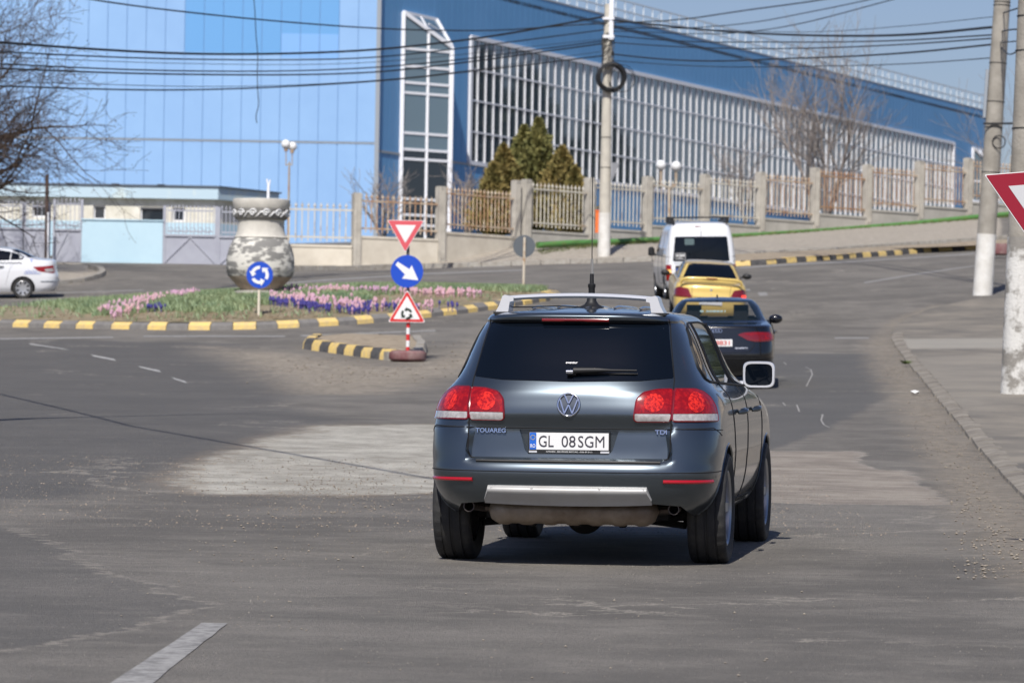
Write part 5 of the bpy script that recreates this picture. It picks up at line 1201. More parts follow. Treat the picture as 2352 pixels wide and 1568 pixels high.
# ------------------------------------------------------------------ the large off-roader
SUV = place_car('off_road_car', 'dark blue grey off-road estate car, the largest and nearest, seen from behind', 'car', 1299, 1302, 24.75, 8.8)
mp = paint('slate_blue_metallic', (.092, .113, .132), .85, .30)
def modf(x, z, y):
    if y > 1.2: return 0
    k = float(sstep(.682, .706, z)) * (1 - float(sstep(.88, 1.0, z))) * (1 - float(sstep(.635, .665, abs(x))))
    k2 = .022 * float(sstep(.615, .625, z)) * (1 - float(sstep(.63, .70, z)))
    return .05 * k - .0 * k2
rows = [(.30, .30, 4.50, .80, 4), (.36, .16, 4.64, .87, 4.2), (.44, .07, 4.72, .915, 4.5), (.52, .02, 4.75, .938, 4.8), (.62, .0, 4.75, .953, 5), (.66, .012, 4.75, .955, 5), (.75, .035, 4.74, .962, 5), (.86, .05, 4.72, .962, 4.7), (.95, .065, 4.66, .958, 4.25), (1.02, .075, 4.45, .95, 4.0), (1.08, .09, 4.1, .934, 3.8),
        (1.13, .105, 3.78, .905, 3.65), (1.17, .125, 3.58, .870, 3.6), (1.22, .155, 3.44, .830, 3.6), (1.30, .205, 3.28, .790, 3.75), (1.40, .265, 3.08, .752, 3.95), (1.50, .33, 2.88, .712, 4.1), (1.57, .385, 2.70, .676, 4.3), (1.590, .400, 2.62, .664, 4.4), (1.604, .362, 2.57, .655, 4.6), (1.628, .352, 2.47, .636, 4.6), (1.646, .372, 2.34, .608, 4.4), (1.657, .44, 2.22, .565, 4), (1.668, .62, 2.1, .48, 3)]
BS = Body(rows, Lr=.85, Lf=1.3, mod=modf, crown=.028, bow=.045)
RW, YR, YF = .369, .90, 3.755
cut = [cyl_cut(.60, 1.2, YR, RW, RW + .055, m_under, SUV), cyl_cut(-1.2, -.60, YR, RW, RW + .055, m_under, SUV), cyl_cut(.60, 1.2, YF, RW, RW + .055, m_under, SUV), cyl_cut(-1.2, -.60, YF, RW, RW + .055, m_under, SUV),
       box_cut(-.3, .52, m_under, SUV, poly=[(-.80, .2), (.80, .2), (.775, .34), (.72, .405), (.56, .42), (0, .415), (-.56, .42), (-.72, .405), (-.775, .34)]),
       box_cut(-.3, .135, mp, SUV, poly=[(-.325, .893), (.325, .893), (.285, .76), (.26, .735), (-.26, .735), (-.285, .76)])]
BS.build('body', [mp, m_under], SUV, cut, nz=110)
# wheel arch lips and flares
for sx in ('R', 'L'):
    for yc in (YR, YF):
        b = MB(); pts = []
        for a in np.linspace(math.radians(-14), math.radians(194), 40):
            y, z = yc + (RW + .058) * math.cos(a), RW + (RW + .058) * math.sin(a)
            if z > .33: pts.append(BS.f(sx)(y, z, -.004))
        b.tube(pts, .010, 6); b.build('wheel_arch_lip', mp, SUV, 50)
for sx in (-1, 1):
    for yc in (YR, YF): wheel(SUV, sx * .846, yc, RW, .252, sx, rimR=.245, spokes=5, pair=False)
# underbody lumps between the wheels
b = MB(); b.box((-.62, .9, .30), (.62, 3.9, .40)); b.tube([(-.72, YR, .33), (-.2, YR, .30), (.2, YR, .30), (.72, YR, .33)], [.05, .045, .045, .05], 10); sphere(b, Vector((0, YR, .31)), .13, 14); b.tube([(-.68, YR - .05, .25), (-.3, YR + .2, .28)], .025, 6); b.tube([(.68, YR - .05, .25), (.3, YR + .2, .28)], .025, 6); b.box((-.70, 1.1, .24), (-.64, 3.0, .34)); b.box((.64, 1.1, .24), (.70, 3.0, .34))
b.build('chassis', m_under, SUV, 40)
# glazing
panel(BS, [(-.585, 1.590), (0, 1.594), (.585, 1.590), (.652, 1.232), (.45, 1.212), (0, 1.203), (-.45, 1.212), (-.652, 1.232)], 'rear', .004, m_cglass, SUV, 'rear_window', rings=10, r=.012, label='black tinted rear window')
for sx in ('R', 'L'):
    g = [(.72, 1.44), (.66, 1.30), (.70, 1.225), (.80, 1.205), (2.0, 1.175), (3.30, 1.150), (3.05, 1.34), (2.72, 1.50), (2.45, 1.575), (1.7, 1.60), (1.05, 1.592), (.84, 1.55)]
    panel(BS, g, sx, .004, m_cglass, SUV, 'side_window', rings=9, r=.03, cen=(1.85, 1.38))
    b = MB(); sline(b, BS, g + [g[0]], sx, .008, .004, 5); b.build('window_trim', m_dark, SUV, 60)
    for y0, y1 in ((1.22, 1.10), (2.22, 2.12)):
        b = MB(); sline(b, BS, [(y0, 1.185), (y1, 1.59)], sx, .016, .004, 6); b.build('window_pillar', m_dark, SUV, 60)
    b = MB(); sline(b, BS, [(1.02, 1.20), (.97, 1.58)], sx, .007, .010, 5); b.build('window_strip', m_chrome, SUV, 60)
    # door gaps, handles, sill
    b = MB(); s_ = sx
    sline(b, BS, [(1.22, 1.19), (1.25, 1.0), (1.32, .85), (1.40, .70), (1.43, .5), (1.46, .42), (1.60, .39), (3.28, .39)], s_, .0045)
    sline(b, BS, [(2.25, 1.17), (2.27, .9), (2.24, .5), (2.2, .40)], s_, .0045)
    sline(b, BS, [(3.30, 1.12), (3.36, .9), (3.33, .5), (3.28, .39)], s_, .0045)
    sline(b, BS, [(.13, .905), (.35, .91), (.50, .86)], s_, .004)
    b.build('panel_gap', m_gap, SUV)
    for yh in (1.50, 2.50):
        b = MB(); fn = BS.f(s_); b.tube([fn(yh, .99, .012), fn(yh + .02, .992, .05), fn(yh + .11, .995, .058), fn(yh + .20, .998, .05), fn(yh + .22, 1.0, .012)], [.013, .018, .019, .018, .013], 8); b.build('door_handle', mp, SUV, 60)
    b = MB(); sline(b, BS, [(1.50, .36), (1.7, .335), (2.4, .325), (3.1, .335), (3.28, .36)], s_, .04, -.025, 10); b.build('sill', mp, SUV, 60)

# tailgate seams
b = MB()
for sx in (-1, 1):
    sline(b, BS, [(sx * .585, 1.652), (sx * .66, 1.215), (sx * .66, .90), (sx * .66, .76), (sx * .645, .715), (sx * .61, .70)], 'rear', .0045)
sline(b, BS, [(-.66, .903), (0, .903), (.66, .903)], 'rear', .004)
sline(b, BS, [(-.61, .70), (.61, .70)], 'rear', .006)
sline(b, BS, [(-1.25, .628), (-.5, .624), (.5, .624), (1.25, .628)], 'arc', .0035)
for sx in (-1, 1): sline(b, BS, [(sx * .66, .905), (sx * .95, .90), (sx * 1.22, .895)], 'arc', .0035)
b.build('tailgate_gap', m_gap, SUV)
b = MB(); sline(b, BS, [(-.60, .688), (.60, .688)], 'rear', .009, .002, 6); b.build('loading_sill', m_dark, SUV)
# high brake light in the roof edge
b = MB(); b.tube([BS.rear(x, 1.606, .003) for x in np.linspace(-.22, .22, 14)], .0105, 6); b.build('brake_light', m_lens2, SUV, 60)
b = MB(); sline(b, BS, [(-.56, 1.594), (.56, 1.594)], 'rear', .006, .002, 5); b.build('window_seal', m_dark, SUV, 60)
# tail lights (outer halves on the body, inner halves on the tailgate)
def arcx(x, z): return BS.a_of_x(x, z)
for sx in (-1, 1):
    ax = lambda x, z: sx * BS.a_of_x(x, z)
    zt, zm, zb = 1.160, 1.002, .955
    ins = [(ax(.655, zt - .002), zt - .002), (ax(.655, zm), zm), (ax(.425, zm), zm), (ax(.435, 1.09), 1.09), (ax(.475, 1.135), 1.135), (ax(.56, 1.155), 1.155)]
    outs = [(ax(.665, zt), zt), (ax(.665, zm), zm), (sx * 1.075, zm), (sx * 1.06, 1.05), (sx * 1.01, 1.105), (sx * .94, 1.142), (sx * .86, 1.160)]
    i2 = [(ax(.655, zm), zm), (ax(.655, zb), zb), (ax(.44, zb), zb), (ax(.425, .965), .965), (ax(.425, zm), zm)]
    o2 = [(ax(.665, zm), zm), (ax(.665, zb), zb), (sx * 1.085, zb), (sx * 1.078, zm)]
    for nm, pl, ml in (('tail_light', ins, i2), ('tail_light', outs, o2)):
        # dark red bezel below, lens above
        t = panel(BS, pl, 'arc', .010, m_lens, SUV, nm, rings=8, r=.018 if pl is ins else .02, dome=.006)
        panel(BS, [(a, z - .002) for a, z in ml], 'arc', .0105, m_clear, t, 'clear_lens', rings=4, r=.012, dome=.003)
        b = MB(); lo = [p for p in (pl[:1] + ml[1:-1] + pl[2:] if True else pl)]
        sline(b, BS, [tuple(p) for p in roundpoly(lo, .02)] + [tuple(roundpoly(lo, .02)[0])], 'arc', .007, .006, 5); b.build('bezel', m_lens2, t, 60)
        cx_, cz_ = (ax(.545, 1.07), 1.07) if pl is ins else (sx * .85, 1.072)
        R0 = .062 if pl is ins else .068
        panel(BS, [(cx_ + R0 * 1.05 * math.cos(a), cz_ + R0 * .95 * math.sin(a)) for a in np.linspace(0, 6.283, 20)[:-1]], 'arc', .0155, m_lens3, t, 'lamp', rings=4, skirt=.004, dome=.002)
    b = MB(); sline(b, BS, [(sx * BS.a_of_x(.62, .568), .568), (sx * .93, .566), (sx * 1.03, .566)], 'arc', .0135, .002, 8); b.build('reflector', m_refl, SUV, 60)
    panel(BS, [(sx * BS.a_of_x(.505, .545) + .045 * math.cos(a), .545 + .025 * math.sin(a)) for a in np.linspace(0, 6.283, 22)[:-1]], 'arc', .002, mp, SUV, 'towing_cap', rings=3, skirt=.006)
    b = MB(); b.lathe([(.030, .42), (.035, .24), (.036, .225), (.031, .225), (.028, .36)], 20, axis='y', c=(sx * .672, 0, .385), capb=False, capt=False); b.tube([(sx * .672, .40, .385), (sx * .62, .50, .37), (sx * .5, .52, .36)], .03, 8); b.lathe([(.0001, .34), (.030, .34)], 16, axis='y', c=(sx * .672, 0, .385), mi=1, capb=False, capt=False)
    b.build('exhaust_pipe', [M('pipe_metal', (.12, .10, .09), .45, .6), m_under], SUV, 40)
# skid plate
sk = [(-.535, .41), (-.545, .44), (-.535, .50), (-.50, .528), (0, .533), (.50, .528), (.535, .50), (.545, .44), (.535, .41), (0, .395)]
b = MB(); n = 40; nz_ = 12; v = []
for i in range(n + 1):
    x = -.545 + 1.09 * i / n; e = 1 - abs(x) / .545; zt_ = .405 + .128 * (1 - (1 - min((e + .002) / .055, 1)) ** 2.4) ** .42; zb_ = .402 + .012 * (x / .545) ** 2
    for j in range(nz_ + 1):
        t = j / nz_; z = zb_ + (zt_ - zb_) * t; yy = BS.rear(x, max(z, .43)).y; bulge = .045 * (1 - max(t - .72, 0) / .28 * 1.0) ** .5 if t > .72 else .045 - .02 * (1 - t / .72)
        v.append((x, yy - bulge + (.0 if z > .43 else (.43 - z) * .6), z))
b.add(v, [(i * (nz_ + 1) + j, i * (nz_ + 1) + j + 1, (i + 1) * (nz_ + 1) + j + 1, (i + 1) * (nz_ + 1) + j) for i in range(n) for j in range(nz_)])
skp = b.build('skid_plate', m_skid, SUV, 50)
for x in (-.49, -.225, .215, .495):
    b = MB(); yy = BS.rear(x, .515).y - .03; b.tube([(x, yy + .01, .513), (x, yy - .003, .515)], .009, 12); b.build('bolt', m_skid, skp, 50)
# muffler
b = MB(); N = 44; prof = []
for i in range(N + 1):
    x = -.56 + 1.12 * i / N; e = 1 - abs(x) / .56; r = (1 - (1 - min(e / .22, 1)) ** 2.4) ** .42 * .118; r += .006 * (1 if (i // 3) % 2 else -1) if .1 < e else 0; prof.append((max(r, .008), x))
b.lathe(prof, 28, axis='x', mod=None); mf = b.build('muffler', m_muf, SUV, 40, loc=(0, .36, .362)); mf.scale = (1, 1.3, .80)
b = MB()
for x in (-.30, .0, .30): b.lathe([(.02, 0), (.035, .02), (.03, .05)], 10, c=(x, .55, .245))
for x in (-.52, .52): b.beam((x, .40, .42), (x * 1.04, .38, .30), .012, .03)
b.build('hanger', m_under, SUV, 40)
# number plate
yy = .128; pl = MB(); pl.box((-.267, yy - .012, .742), (.267, yy + .004, .878)); pf_ = pl.build('plate_frame', m_dark, SUV)
b = MB(); b.box((-.258, yy - .018, .764), (.258, yy - .012, .874)); np_ = b.build('number_plate', m_white, SUV)
b = MB(); b.prism(roundpoly([(-.257, .7645), (-.214, .7645), (-.214, .8735), (-.257, .8735)], .004), yy - .021, yy - .0175, axis='y'); b.build('country_band', m_pblue, np_)
rt = (math.pi / 2, 0, 0)
for tx, cx_, w_ in (('GL', -.149, .098), ('08', -.003, .092), ('SGM', .145, .172)):
    text(tx, w_, .074, m_plet, 'letters', np_, (cx_, yy - .0195, .8185), rt, .0015, .0)
text('RO', .032, .024, m_white, 'letters', np_, (-.2355, yy - .0225, .788), rt, .0012, .01)
b = MB()
for k in range(12):
    a = k * math.pi / 6; c = (-.2355 + .0145 * math.cos(a), .842 + .0145 * math.sin(a)); b.prism([(c[0] + (.0032 if q % 2 == 0 else .0014) * math.sin(q * .628), c[1] + (.0032 if q % 2 == 0 else .0014) * math.cos(q * .628)) for q in range(10)], yy - .0235, yy - .0205, axis='y')
b.build('star_ring', M('star_yellow', (.8, .65, .1), .5), np_)
text('CITROËN - BELVEDERE MOTORS - 0236 49 33 11', .30, .0095, m_white, 'letters', pf_, (-.0, yy - .0135, .752), rt, .001, .01)
b = MB(); b.box((-.262, yy - .016, .744), (-.21, yy - .011, .757)); b.box((.205, yy - .016, .744), (.262, yy - .011, .757)); b.build('frame_clip', m_silver, pf_)
# badge
def on_rear(pts, off): return [BS.rear(x, z, off) for x, z in pts]
bc = 1.056; Rb = .070
b = MB(); b.tube([BS.rear(Rb * math.cos(a), bc + Rb * math.sin(a), .008) for a in np.linspace(0, 6.283, 49)], .0075, 8); bad = b.build('badge', m_chrome, SUV, 60)
panel(BS, [(Rb * math.cos(a), bc + Rb * math.sin(a)) for a in np.linspace(0, 6.283, 36)[:-1]], 'rear', .003, M('badge_field', (.05, .06, .08), .3, .5), bad, 'badge_field', rings=3, skirt=.004)
b = MB(); s = Rb
for stroke in ([(-.40, .86), (-.02, .08)], [(.40, .86), (.02, .08)], [(-.82, .45), (-.36, -.80)], [(.82, .45), (.36, -.80)], [(-.36, -.80), (0, -.02)], [(.36, -.80), (0, -.02)]):
    p = on_rear([(x * s, bc + z * s) for x, z in stroke], .010); b.beam(p[0], p[1], .008, .0125, up=(1, 0, 0) if False else (0, 1, 0))
b.build('badge_strokes', m_chrome, bad)
def fit_text(body, w, h, x, z, nm, mat, off=.006, bold=.02, shear=0, par=SUV, B_=BS):
    n = B_.rear(x, z, .1) - B_.rear(x, z, 0); yaw_ = math.atan2(n.x, -n.y); tilt = math.atan2(n.z, -n.y)
    return text(body, w, h, mat, nm, par, B_.rear(x, z, off), (math.pi / 2 - tilt, 0, yaw_), .003, bold, shear)
fit_text('TOUAREG', .205, .029, -.512, .882, 'model_lettering', m_chrome, .014)
fit_text('TDI', .078, .029, .592, .882, 'model_lettering', m_chrome, .014)
fit_text('eventrix' if False else 'eventur', .078, .014, .0, 1.322, 'sticker_or_reflection', m_white, .008, .02, .2)
# wiper
b = MB(); P0 = BS.rear(.01, 1.252, .035); b.tube([BS.rear(-.02, 1.252, .02), BS.rear(.035, 1.252, .02)], .02, 10); q = [BS.rear(x, z, .035) for x, z in ((.02, 1.258), (.16, 1.262), (.26, 1.262), (.42, 1.262))]; b.tube(q, [.022, .018, .008, .006], 8); b.tube([BS.rear(x, 1.252, .012) for x in np.linspace(.06, .43, 12)], .005, 5); wp = b.build('rear_wiper', m_dark, SUV, 50)
b = MB(); b.tube([BS.rear(-.025, 1.246, .042), BS.rear(.018, 1.246, .042)], .016, 8); b.build('wiper_cap', m_chrome, wp, 50)
# roof bar
b = MB(); Yb = .62; n = 30; v = []
pts = []; 
for i in range(n + 1):
    x = -.50 + 1.0 * i / n; z = 1.768 - .022 * (x / .5) ** 2; pts.append((x, Yb, z))
for i, (x, y, z) in enumerate(pts): v += [(x, y - .04, z - .004), (x, y - .025, z + .014), (x, y + .025, z + .016), (x, y + .04, z), (x, y + .02, z - .016), (x, y - .025, z - .018)]
b.add(v, [(i * 6 + j, i * 6 + (j + 1) % 6, (i + 1) * 6 + (j + 1) % 6, (i + 1) * 6 + j) for i in range(n) for j in range(6)] + [(0, 1, 2, 3, 4, 5), tuple(n * 6 + j for j in (5, 4, 3, 2, 1, 0))])
bar = b.build('roof_bar', m_silver, SUV, 50)
for sx in (-1, 1):
    b = MB(); v = []; sec = [((.455, 1.722), (.455, 1.755), (.495, 1.766), (.515, 1.758)), ((.465, 1.70), (.465, 1.75), (.515, 1.760), (.53, 1.745)), ((.475, 1.655), (.49, 1.70), (.545, 1.71), (.56, 1.66))]
    prof = [(.44, 1.755), (.50, 1.768), (.515, 1.759), (.535, 1.70), (.562, 1.650), (.475, 1.655), (.470, 1.69), (.465, 1.722), (.44, 1.728)]
    b.prism([(sx * x, z) for x, z in prof], Yb - .07, Yb + .13, axis='y'); b.build('bar_foot', m_silver, bar, 30)
    b = MB(); b.box((sx * .52 - .052, Yb - .08, 1.640), (sx * .52 + .052, Yb + .14, 1.656)); b.build('foot_pad', m_dark, bar)
# roof ribs
b = MB()
for x in (-.36, -.19, .0, .19, .36):
    b.tube([(x, .86 + .2 * j, 1.682 + .012 * (1 - (x / .5) ** 2) - .012 * ((.86 + .2 * j - 1.4) / 1.0) ** 2) for j in range(8)], [.004, .016, .018, .018, .018, .018, .016, .004], 8)
b.build('roof_rib', mp, SUV, 60)
# aerial
ae = MB(); c = (0.0, 1.15); ae.lathe([(.088, 0), (.085, .012), (.05, .028), (.034, .05), (.03, .085), (.022, .09), (.022, .14), (.026, .145), (.026, .165), (.015, .17), (.013, .235)], 20, c=(c[0], c[1], 1.685)); aer = ae.build('aerial', m_dark, SUV, 40)
b = MB(); b.tube([(c[0], c[1], 1.92), (c[0], c[1], 2.02)], .009, 8); b.tube([(c[0], c[1], 1.92 + k * .012) for k in range(2)], .012, 8); b.build('aerial_coil', m_chrome, aer, 40)
b = MB(); b.tube([(c[0], c[1], 2.02), (c[0] - .003, c[1] + .01, 2.6), (c[0] - .01, c[1] + .03, 3.25)], [.0035, .0028, .002], 5); b.build('aerial_whip', m_dark, aer)
b = MB(); b.tube([(c[0] - .07, c[1], 1.695), (-.2, .95, 1.70), (-.36, .80, 1.692), (-.47, .72, 1.688)], .004, 5); b.build('aerial_cable', m_dark, aer)
# mirrors
for sx in (-1, 1):
    b = MB(); n = 28; v = []; Ym = 3.05; cx_, cz_ = sx * .962, 1.235
    def rr(a, w_, h_): e = .42; c, s = math.cos(a), math.sin(a); return (cx_ + w_ * math.copysign(abs(c) ** e, c), cz_ + h_ * math.copysign(abs(s) ** e, s))
    secs = [(.098, .078, 0), (.112, .092, .0), (.116, .096, .012), (.115, .095, .04), (.10, .082, .09), (.06, .05, .125), (.01, .01, .135)]
    for w_, h_, dy in secs:
        for k in range(n): x, z = rr(2 * math.pi * k / n, w_, h_); v.append((x, Ym + dy, z))
    b.add(v, [(i * n + k, i * n + (k + 1) % n, (i + 1) * n + (k + 1) % n, (i + 1) * n + k) for i in range(len(secs) - 1) for k in range(n)] + [tuple((len(secs) - 1) * n + k for k in range(n))])
    b.tube([(sx * .82, Ym + .10, 1.155), (sx * .88, Ym + .09, 1.165), (sx * .94, Ym + .07, 1.19)], [.035, .03, .03], 8)
    mi_ = b.build('wing_mirror', m_silver, SUV, 45)
    b = MB(); b.prism([rr(2 * math.pi * k / n, .101, .081) for k in range(n)], Ym + .004, Ym + .02, axis='y'); b.build('mirror_glass', m_cglass, mi_)
b = MB(); b.tube([(2.0 - 2.45, 3.3, .9), (.45, 3.3, .9)], .01, 4)   # steering column area inside, barely seen
bpy_tmp = None
# ------------------------------------------------------------------ black saloon
AU = place_car('saloon_car', 'black saloon car with a red-lettered plate, directly ahead of the big car', 'car', 1644, 884, 60.2, 3.8)
mb_ = paint('black_paint', (.004, .0045, .006), .1, .15)
rows = [(.20, .25, 4.5, .80, 4), (.30, .10, 4.62, .865, 4.3), (.42, .03, 4.68, .90, 4.6), (.55, .0, 4.70, .912, 4.8), (.66, .02, 4.69, .915, 4.8), (.78, .035, 4.62, .912, 4.6), (.88, .05, 4.4, .90, 4.4), (.95, .06, 4.0, .885, 4.3), (.99, .07, 3.6, .87, 4.2), (1.015, .12, 3.45, .855, 4.1), (1.035, .35, 3.36, .83, 4), (1.06, .60, 3.27, .795, 4),
        (1.12, .76, 3.12, .755, 4), (1.20, .95, 2.95, .715, 4), (1.28, 1.15, 2.75, .67, 4), (1.34, 1.33, 2.55, .62, 3.8), (1.385, 1.52, 2.35, .56, 3.4), (1.405, 1.68, 2.2, .49, 3)]
BA = Body(rows, Lr=.8, Lf=1.2, crown=.022, bow=.05)
def add_wheels(B_, root, mats, xh, yr, yf, R, W, rimR, spokes, pair=False, rmat=None, extra=()):
    cs = [cyl_cut(min(s * .58, s * 1.15), max(s * .58, s * 1.15), y, R, R + .045, m_under, root, 40) for s in (-1, 1) for y in (yr, yf)]
    B_.build('body', mats, root, cs + list(extra), nz=80)
    for s in (-1, 1):
        for y in (yr, yf): wheel(root, s * xh, y, R, W, s, rimR=rimR, spokes=spokes, pair=pair, rmat=rmat)
add_wheels(BA, AU, [mb_, m_under], .785, 1.05, 3.86, .33, .235, .23, 10, extra=[box_cut(.3, 4.3, m_under, AU, poly=[(-.66, 1.085), (.66, 1.085), (.49, 1.355), (-.49, 1.355)])])
panel(BA, [(2.0, 1.0)] * 3 if False else [(-.50, 1.33), (.50, 1.33), (.64, 1.10), (-.64, 1.10)], 'front', .0, m_cglass, AU, 'windscreen') if False else None
gcar = M('light_car_glass', (.02, .035, .04), .03, trans=.0, spec=.6)
m_seeg = M('see_through_glass', (.01, .02, .024), .03, spec=.5, alpha=.42)
panel(BA, [(-.54, 1.378), (0, 1.39), (.54, 1.378), (.715, 1.085), (0, 1.065), (-.715, 1.085)], 'rear', .004, m_seeg, AU, 'rear_window', rings=8, r=.03)
for x in (-.38, .38):
    b = MB(); b.box((x - .22, 2.05, .75), (x + .22, 2.2, 1.12)); b.box((x - .12, 2.06, 1.14), (x + .12, 2.16, 1.30)); b.build('front_seat', m_dark, AU)
    b = MB(); b.box((x - .30, 1.08, .75), (x + .30, 1.22, 1.085)); b.prism(roundpoly([(x - .12, 1.075), (x + .12, 1.075), (x + .11, 1.22), (x - .11, 1.22)], .04), 1.10, 1.2, axis='y'); b.build('rear_seat', m_dark, AU)
fit_text('AUTO NR.PROBA' if False else 'B 208831', .40, .07, -.06, 1.21, 'window_sign', M('pale_teal', (.30, .42, .40), .6), .009, .02, 0, AU, BA)
for sx in ('R', 'L'):
    panel(BA, [(1.15, 1.16), (1.0, 1.07), (3.05, 1.03), (2.75, 1.22), (2.4, 1.36), (1.75, 1.385), (1.45, 1.32)], sx, .004, m_cglass, AU, 'side_window', rings=6, r=.03, cen=(2, 1.2))
    b = MB(); sline(b, BA, [(1.25, 1.03), (1.35, .8), (1.6, .5), (1.65, .3)], sx, .005); sline(b, BA, [(2.2, 1.03), (2.2, .3)], sx, .005); sline(b, BA, [(3.1, 1.0), (3.1, .3)], sx, .005); b.build('panel_gap', m_gap, AU)
    for yh in (1.45, 2.4): b = MB(); fn = BA.f(sx); b.tube([fn(yh, .86, .01), fn(yh + .1, .862, .05), fn(yh + .2, .865, .01)], .014, 6); b.build('door_handle', mb_, AU, 60)
for sx in (-1, 1):
    q = [(sx * BA.a_of_x(.34, .875), .872), (sx * BA.a_of_x(.50, .78), .785), (sx * BA.a_of_x(.62, .758), .762), (sx * 1.08, .765), (sx * 1.10, .86), (sx * 1.0, .905), (sx * BA.a_of_x(.60, .91), .915), (sx * BA.a_of_x(.44, .90), .905)]
    t = panel(BA, q, 'arc', .008, m_lens2, AU, 'tail_light', rings=6, r=.02, dome=.006)
    panel(BA, [(q[0][0] * .4 + q[3][0] * .6, .79), (q[3][0], .785), (q[4][0] * .98, .84), (q[5][0], .88), (q[6][0], .895), (q[7][0], .885)], 'arc', .013, m_lens, t, 'lamp', rings=4, r=.02)
    b = MB(); b.tube([BA.rear(sx * .55, .26, .01), BA.rear(sx * .55, .26, -.1)], .04, 12); b.build('exhaust_pipe', m_chrome, AU, 40)
    b = MB(); x = sx * 1.0; sphere(b, Vector((0, 0, 0)), 1, 16); o = b.build('wing_mirror', mb_, AU, 60, loc=(sx * .94, 2.98, 1.05)); o.scale = (.115, .06, .075)
    b = MB(); b.beam((-sx * 1.4, .5, -1.1), (-sx * .4, 0, -.4), .5, .5); b.build('mirror_arm', mb_, o)
b = MB(); sline(b, BA, [(-.78, .985), (0, .995), (.78, .985)], 'rear', .005); sline(b, BA, [(-.62, .98), (-.60, .70), (-.52, .60), (0, .585), (.52, .60), (.60, .70), (.62, .98)], 'rear', .005); sline(b, BA, [(-1.1, .50), (1.1, .50)], 'arc', .005); b.build('panel_gap', m_gap, AU)
b = MB()
for k in range(4): b.tube([BA.rear(-.0675 + k * .045 + .028 * math.cos(a), .935 + .028 * math.sin(a), .008) for a in np.linspace(0, 6.283, 21)], .005, 5)
b.build('ring_badge', m_chrome, AU, 60)
yb = BA.rear(0, .76).y; b = MB(); b.box((-.26, yb - .022, .69), (.26, yb + .02, .80)); pn_ = b.build('number_plate', m_white, AU)
text('B 208831', .44, .07, M('plate_red', (.60, .12, .10), .5), 'letters', pn_, (0, yb - .024, .745), rt, .0015, .02)
fit_text('quattro', .20, .035, .40, .66, 'model_lettering', m_silver, .006, .02, 0, AU, BA)
b = MB(); b.prism([(1.50, 1.415), (1.62, 1.47), (1.66, 1.42)], -.012, .012, axis='x'); b.build('shark_fin_aerial', m_dark, AU)
# ------------------------------------------------------------------ yellow saloon
YE = place_car('saloon_car', 'yellow saloon car with a boot spoiler, between the black car and the white van', 'car', 1629, 756, 87.6, 0.2)
my = paint('yellow_paint', (.74, .53, .15), .1, .35); mdirty = M('dusty_roof_paint', (.33, .27, .18), .5)
rows = [(.22, .15, 4.3, .74, 4), (.34, .04, 4.42, .80, 4.3), (.50, .0, 4.48, .83, 4.6), (.66, .0, 4.46, .835, 4.6), (.80, .03, 4.30, .828, 4.5), (.88, .04, 4.0, .818, 4.4), (.93, .06, 3.6, .80, 4.2), (.965, .10, 3.35, .785, 4.1), (.985, .30, 3.25, .77, 4), (1.005, .58, 3.15, .74, 4), (1.08, .70, 2.98, .70, 4), (1.18, .88, 2.8, .66, 4), (1.28, 1.06, 2.6, .61, 4), (1.34, 1.2, 2.45, .55, 3.6), (1.365, 1.36, 2.3, .49, 3)]
BY = Body(rows, Lr=.7, Lf=1.1, crown=.025, bow=.06)
add_wheels(BY, YE, [my, m_under], .70, .95, 3.47, .285, .18, .185, 6)
panel(BY, [(-.55, 1.345), (0, 1.355), (.55, 1.345), (.71, 1.045), (0, 1.02), (-.71, 1.045)], 'rear', .004, m_cglass, YE, 'rear_window', rings=7, r=.03)
for sx in ('R', 'L'): panel(BY, [(1.1, 1.1), (.98, 1.02), (2.95, .99), (2.6, 1.2), (2.3, 1.32), (1.7, 1.34), (1.4, 1.28)], sx, .004, m_cglass, YE, 'side_window', rings=6, r=.03, cen=(1.9, 1.15))
for sx in (-1, 1):
    q = [(sx * BY.a_of_x(.42, .7), .66), (sx * 1.03, .66), (sx * 1.02, .80), (sx * BY.a_of_x(.72, .89), .885), (sx * BY.a_of_x(.52, .87), .862)]
    t = panel(BY, q, 'arc', .008, m_lens2, YE, 'tail_light', rings=5, r=.03, dome=.005)
    b = MB(); sphere(b, Vector((0, 0, 0)), 1, 14); o = b.build('wing_mirror', m_dark, YE, 60, loc=(sx * .96, 2.75, .99)); o.scale = (.11, .06, .07)
    b = MB(); b.beam((-sx * 1.4, 0, -.6), (-sx * .6, 0, -.2), .5, .5); b.build('mirror_arm', m_dark, o)
    if sx > 0: panel(BY, [(sx * BY.a_of_x(.70, .72), .68), (sx * BY.a_of_x(.80, .72), .68), (sx * BY.a_of_x(.80, .75), .755), (sx * BY.a_of_x(.70, .75), .755)], 'arc', .015, M('lit_brake_lamp', (.8, .05, .04), .3, emis=((1, .06, .03), 1.2)), t, 'lit_lamp', rings=3, r=.01)
b = MB(); b.tube([(-.70, .12, .99), (-.66, .08, 1.07), (-.55, .07, 1.10), (0, .06, 1.115), (.55, .07, 1.10), (.66, .08, 1.07), (.70, .12, .99)], [.035] * 7, 8); o = b.build('boot_spoiler', my, YE, 60); 
b = MB(); b.box((-.12, .015, 1.102), (.12, .04, 1.128)); b.build('brake_light', m_lens2, o)
b = MB(); sline(b, BY, [(-.70, .94), (0, .955), (.70, .94)], 'rear', .006); sline(b, BY, [(-.45, .94), (-.42, .68), (.42, .68), (.45, .94)], 'rear', .005); b.build('panel_gap', m_gap, YE)
b = MB(); c = BY.rear(0, .86, .008); b.lathe([(.001, 0), (.032, 0)], 16, axis='y', c=c); b.tube([BY.rear(0, .76, .01), BY.rear(0, .765, .012)], .014, 8); b.build('badge', m_silver, YE)
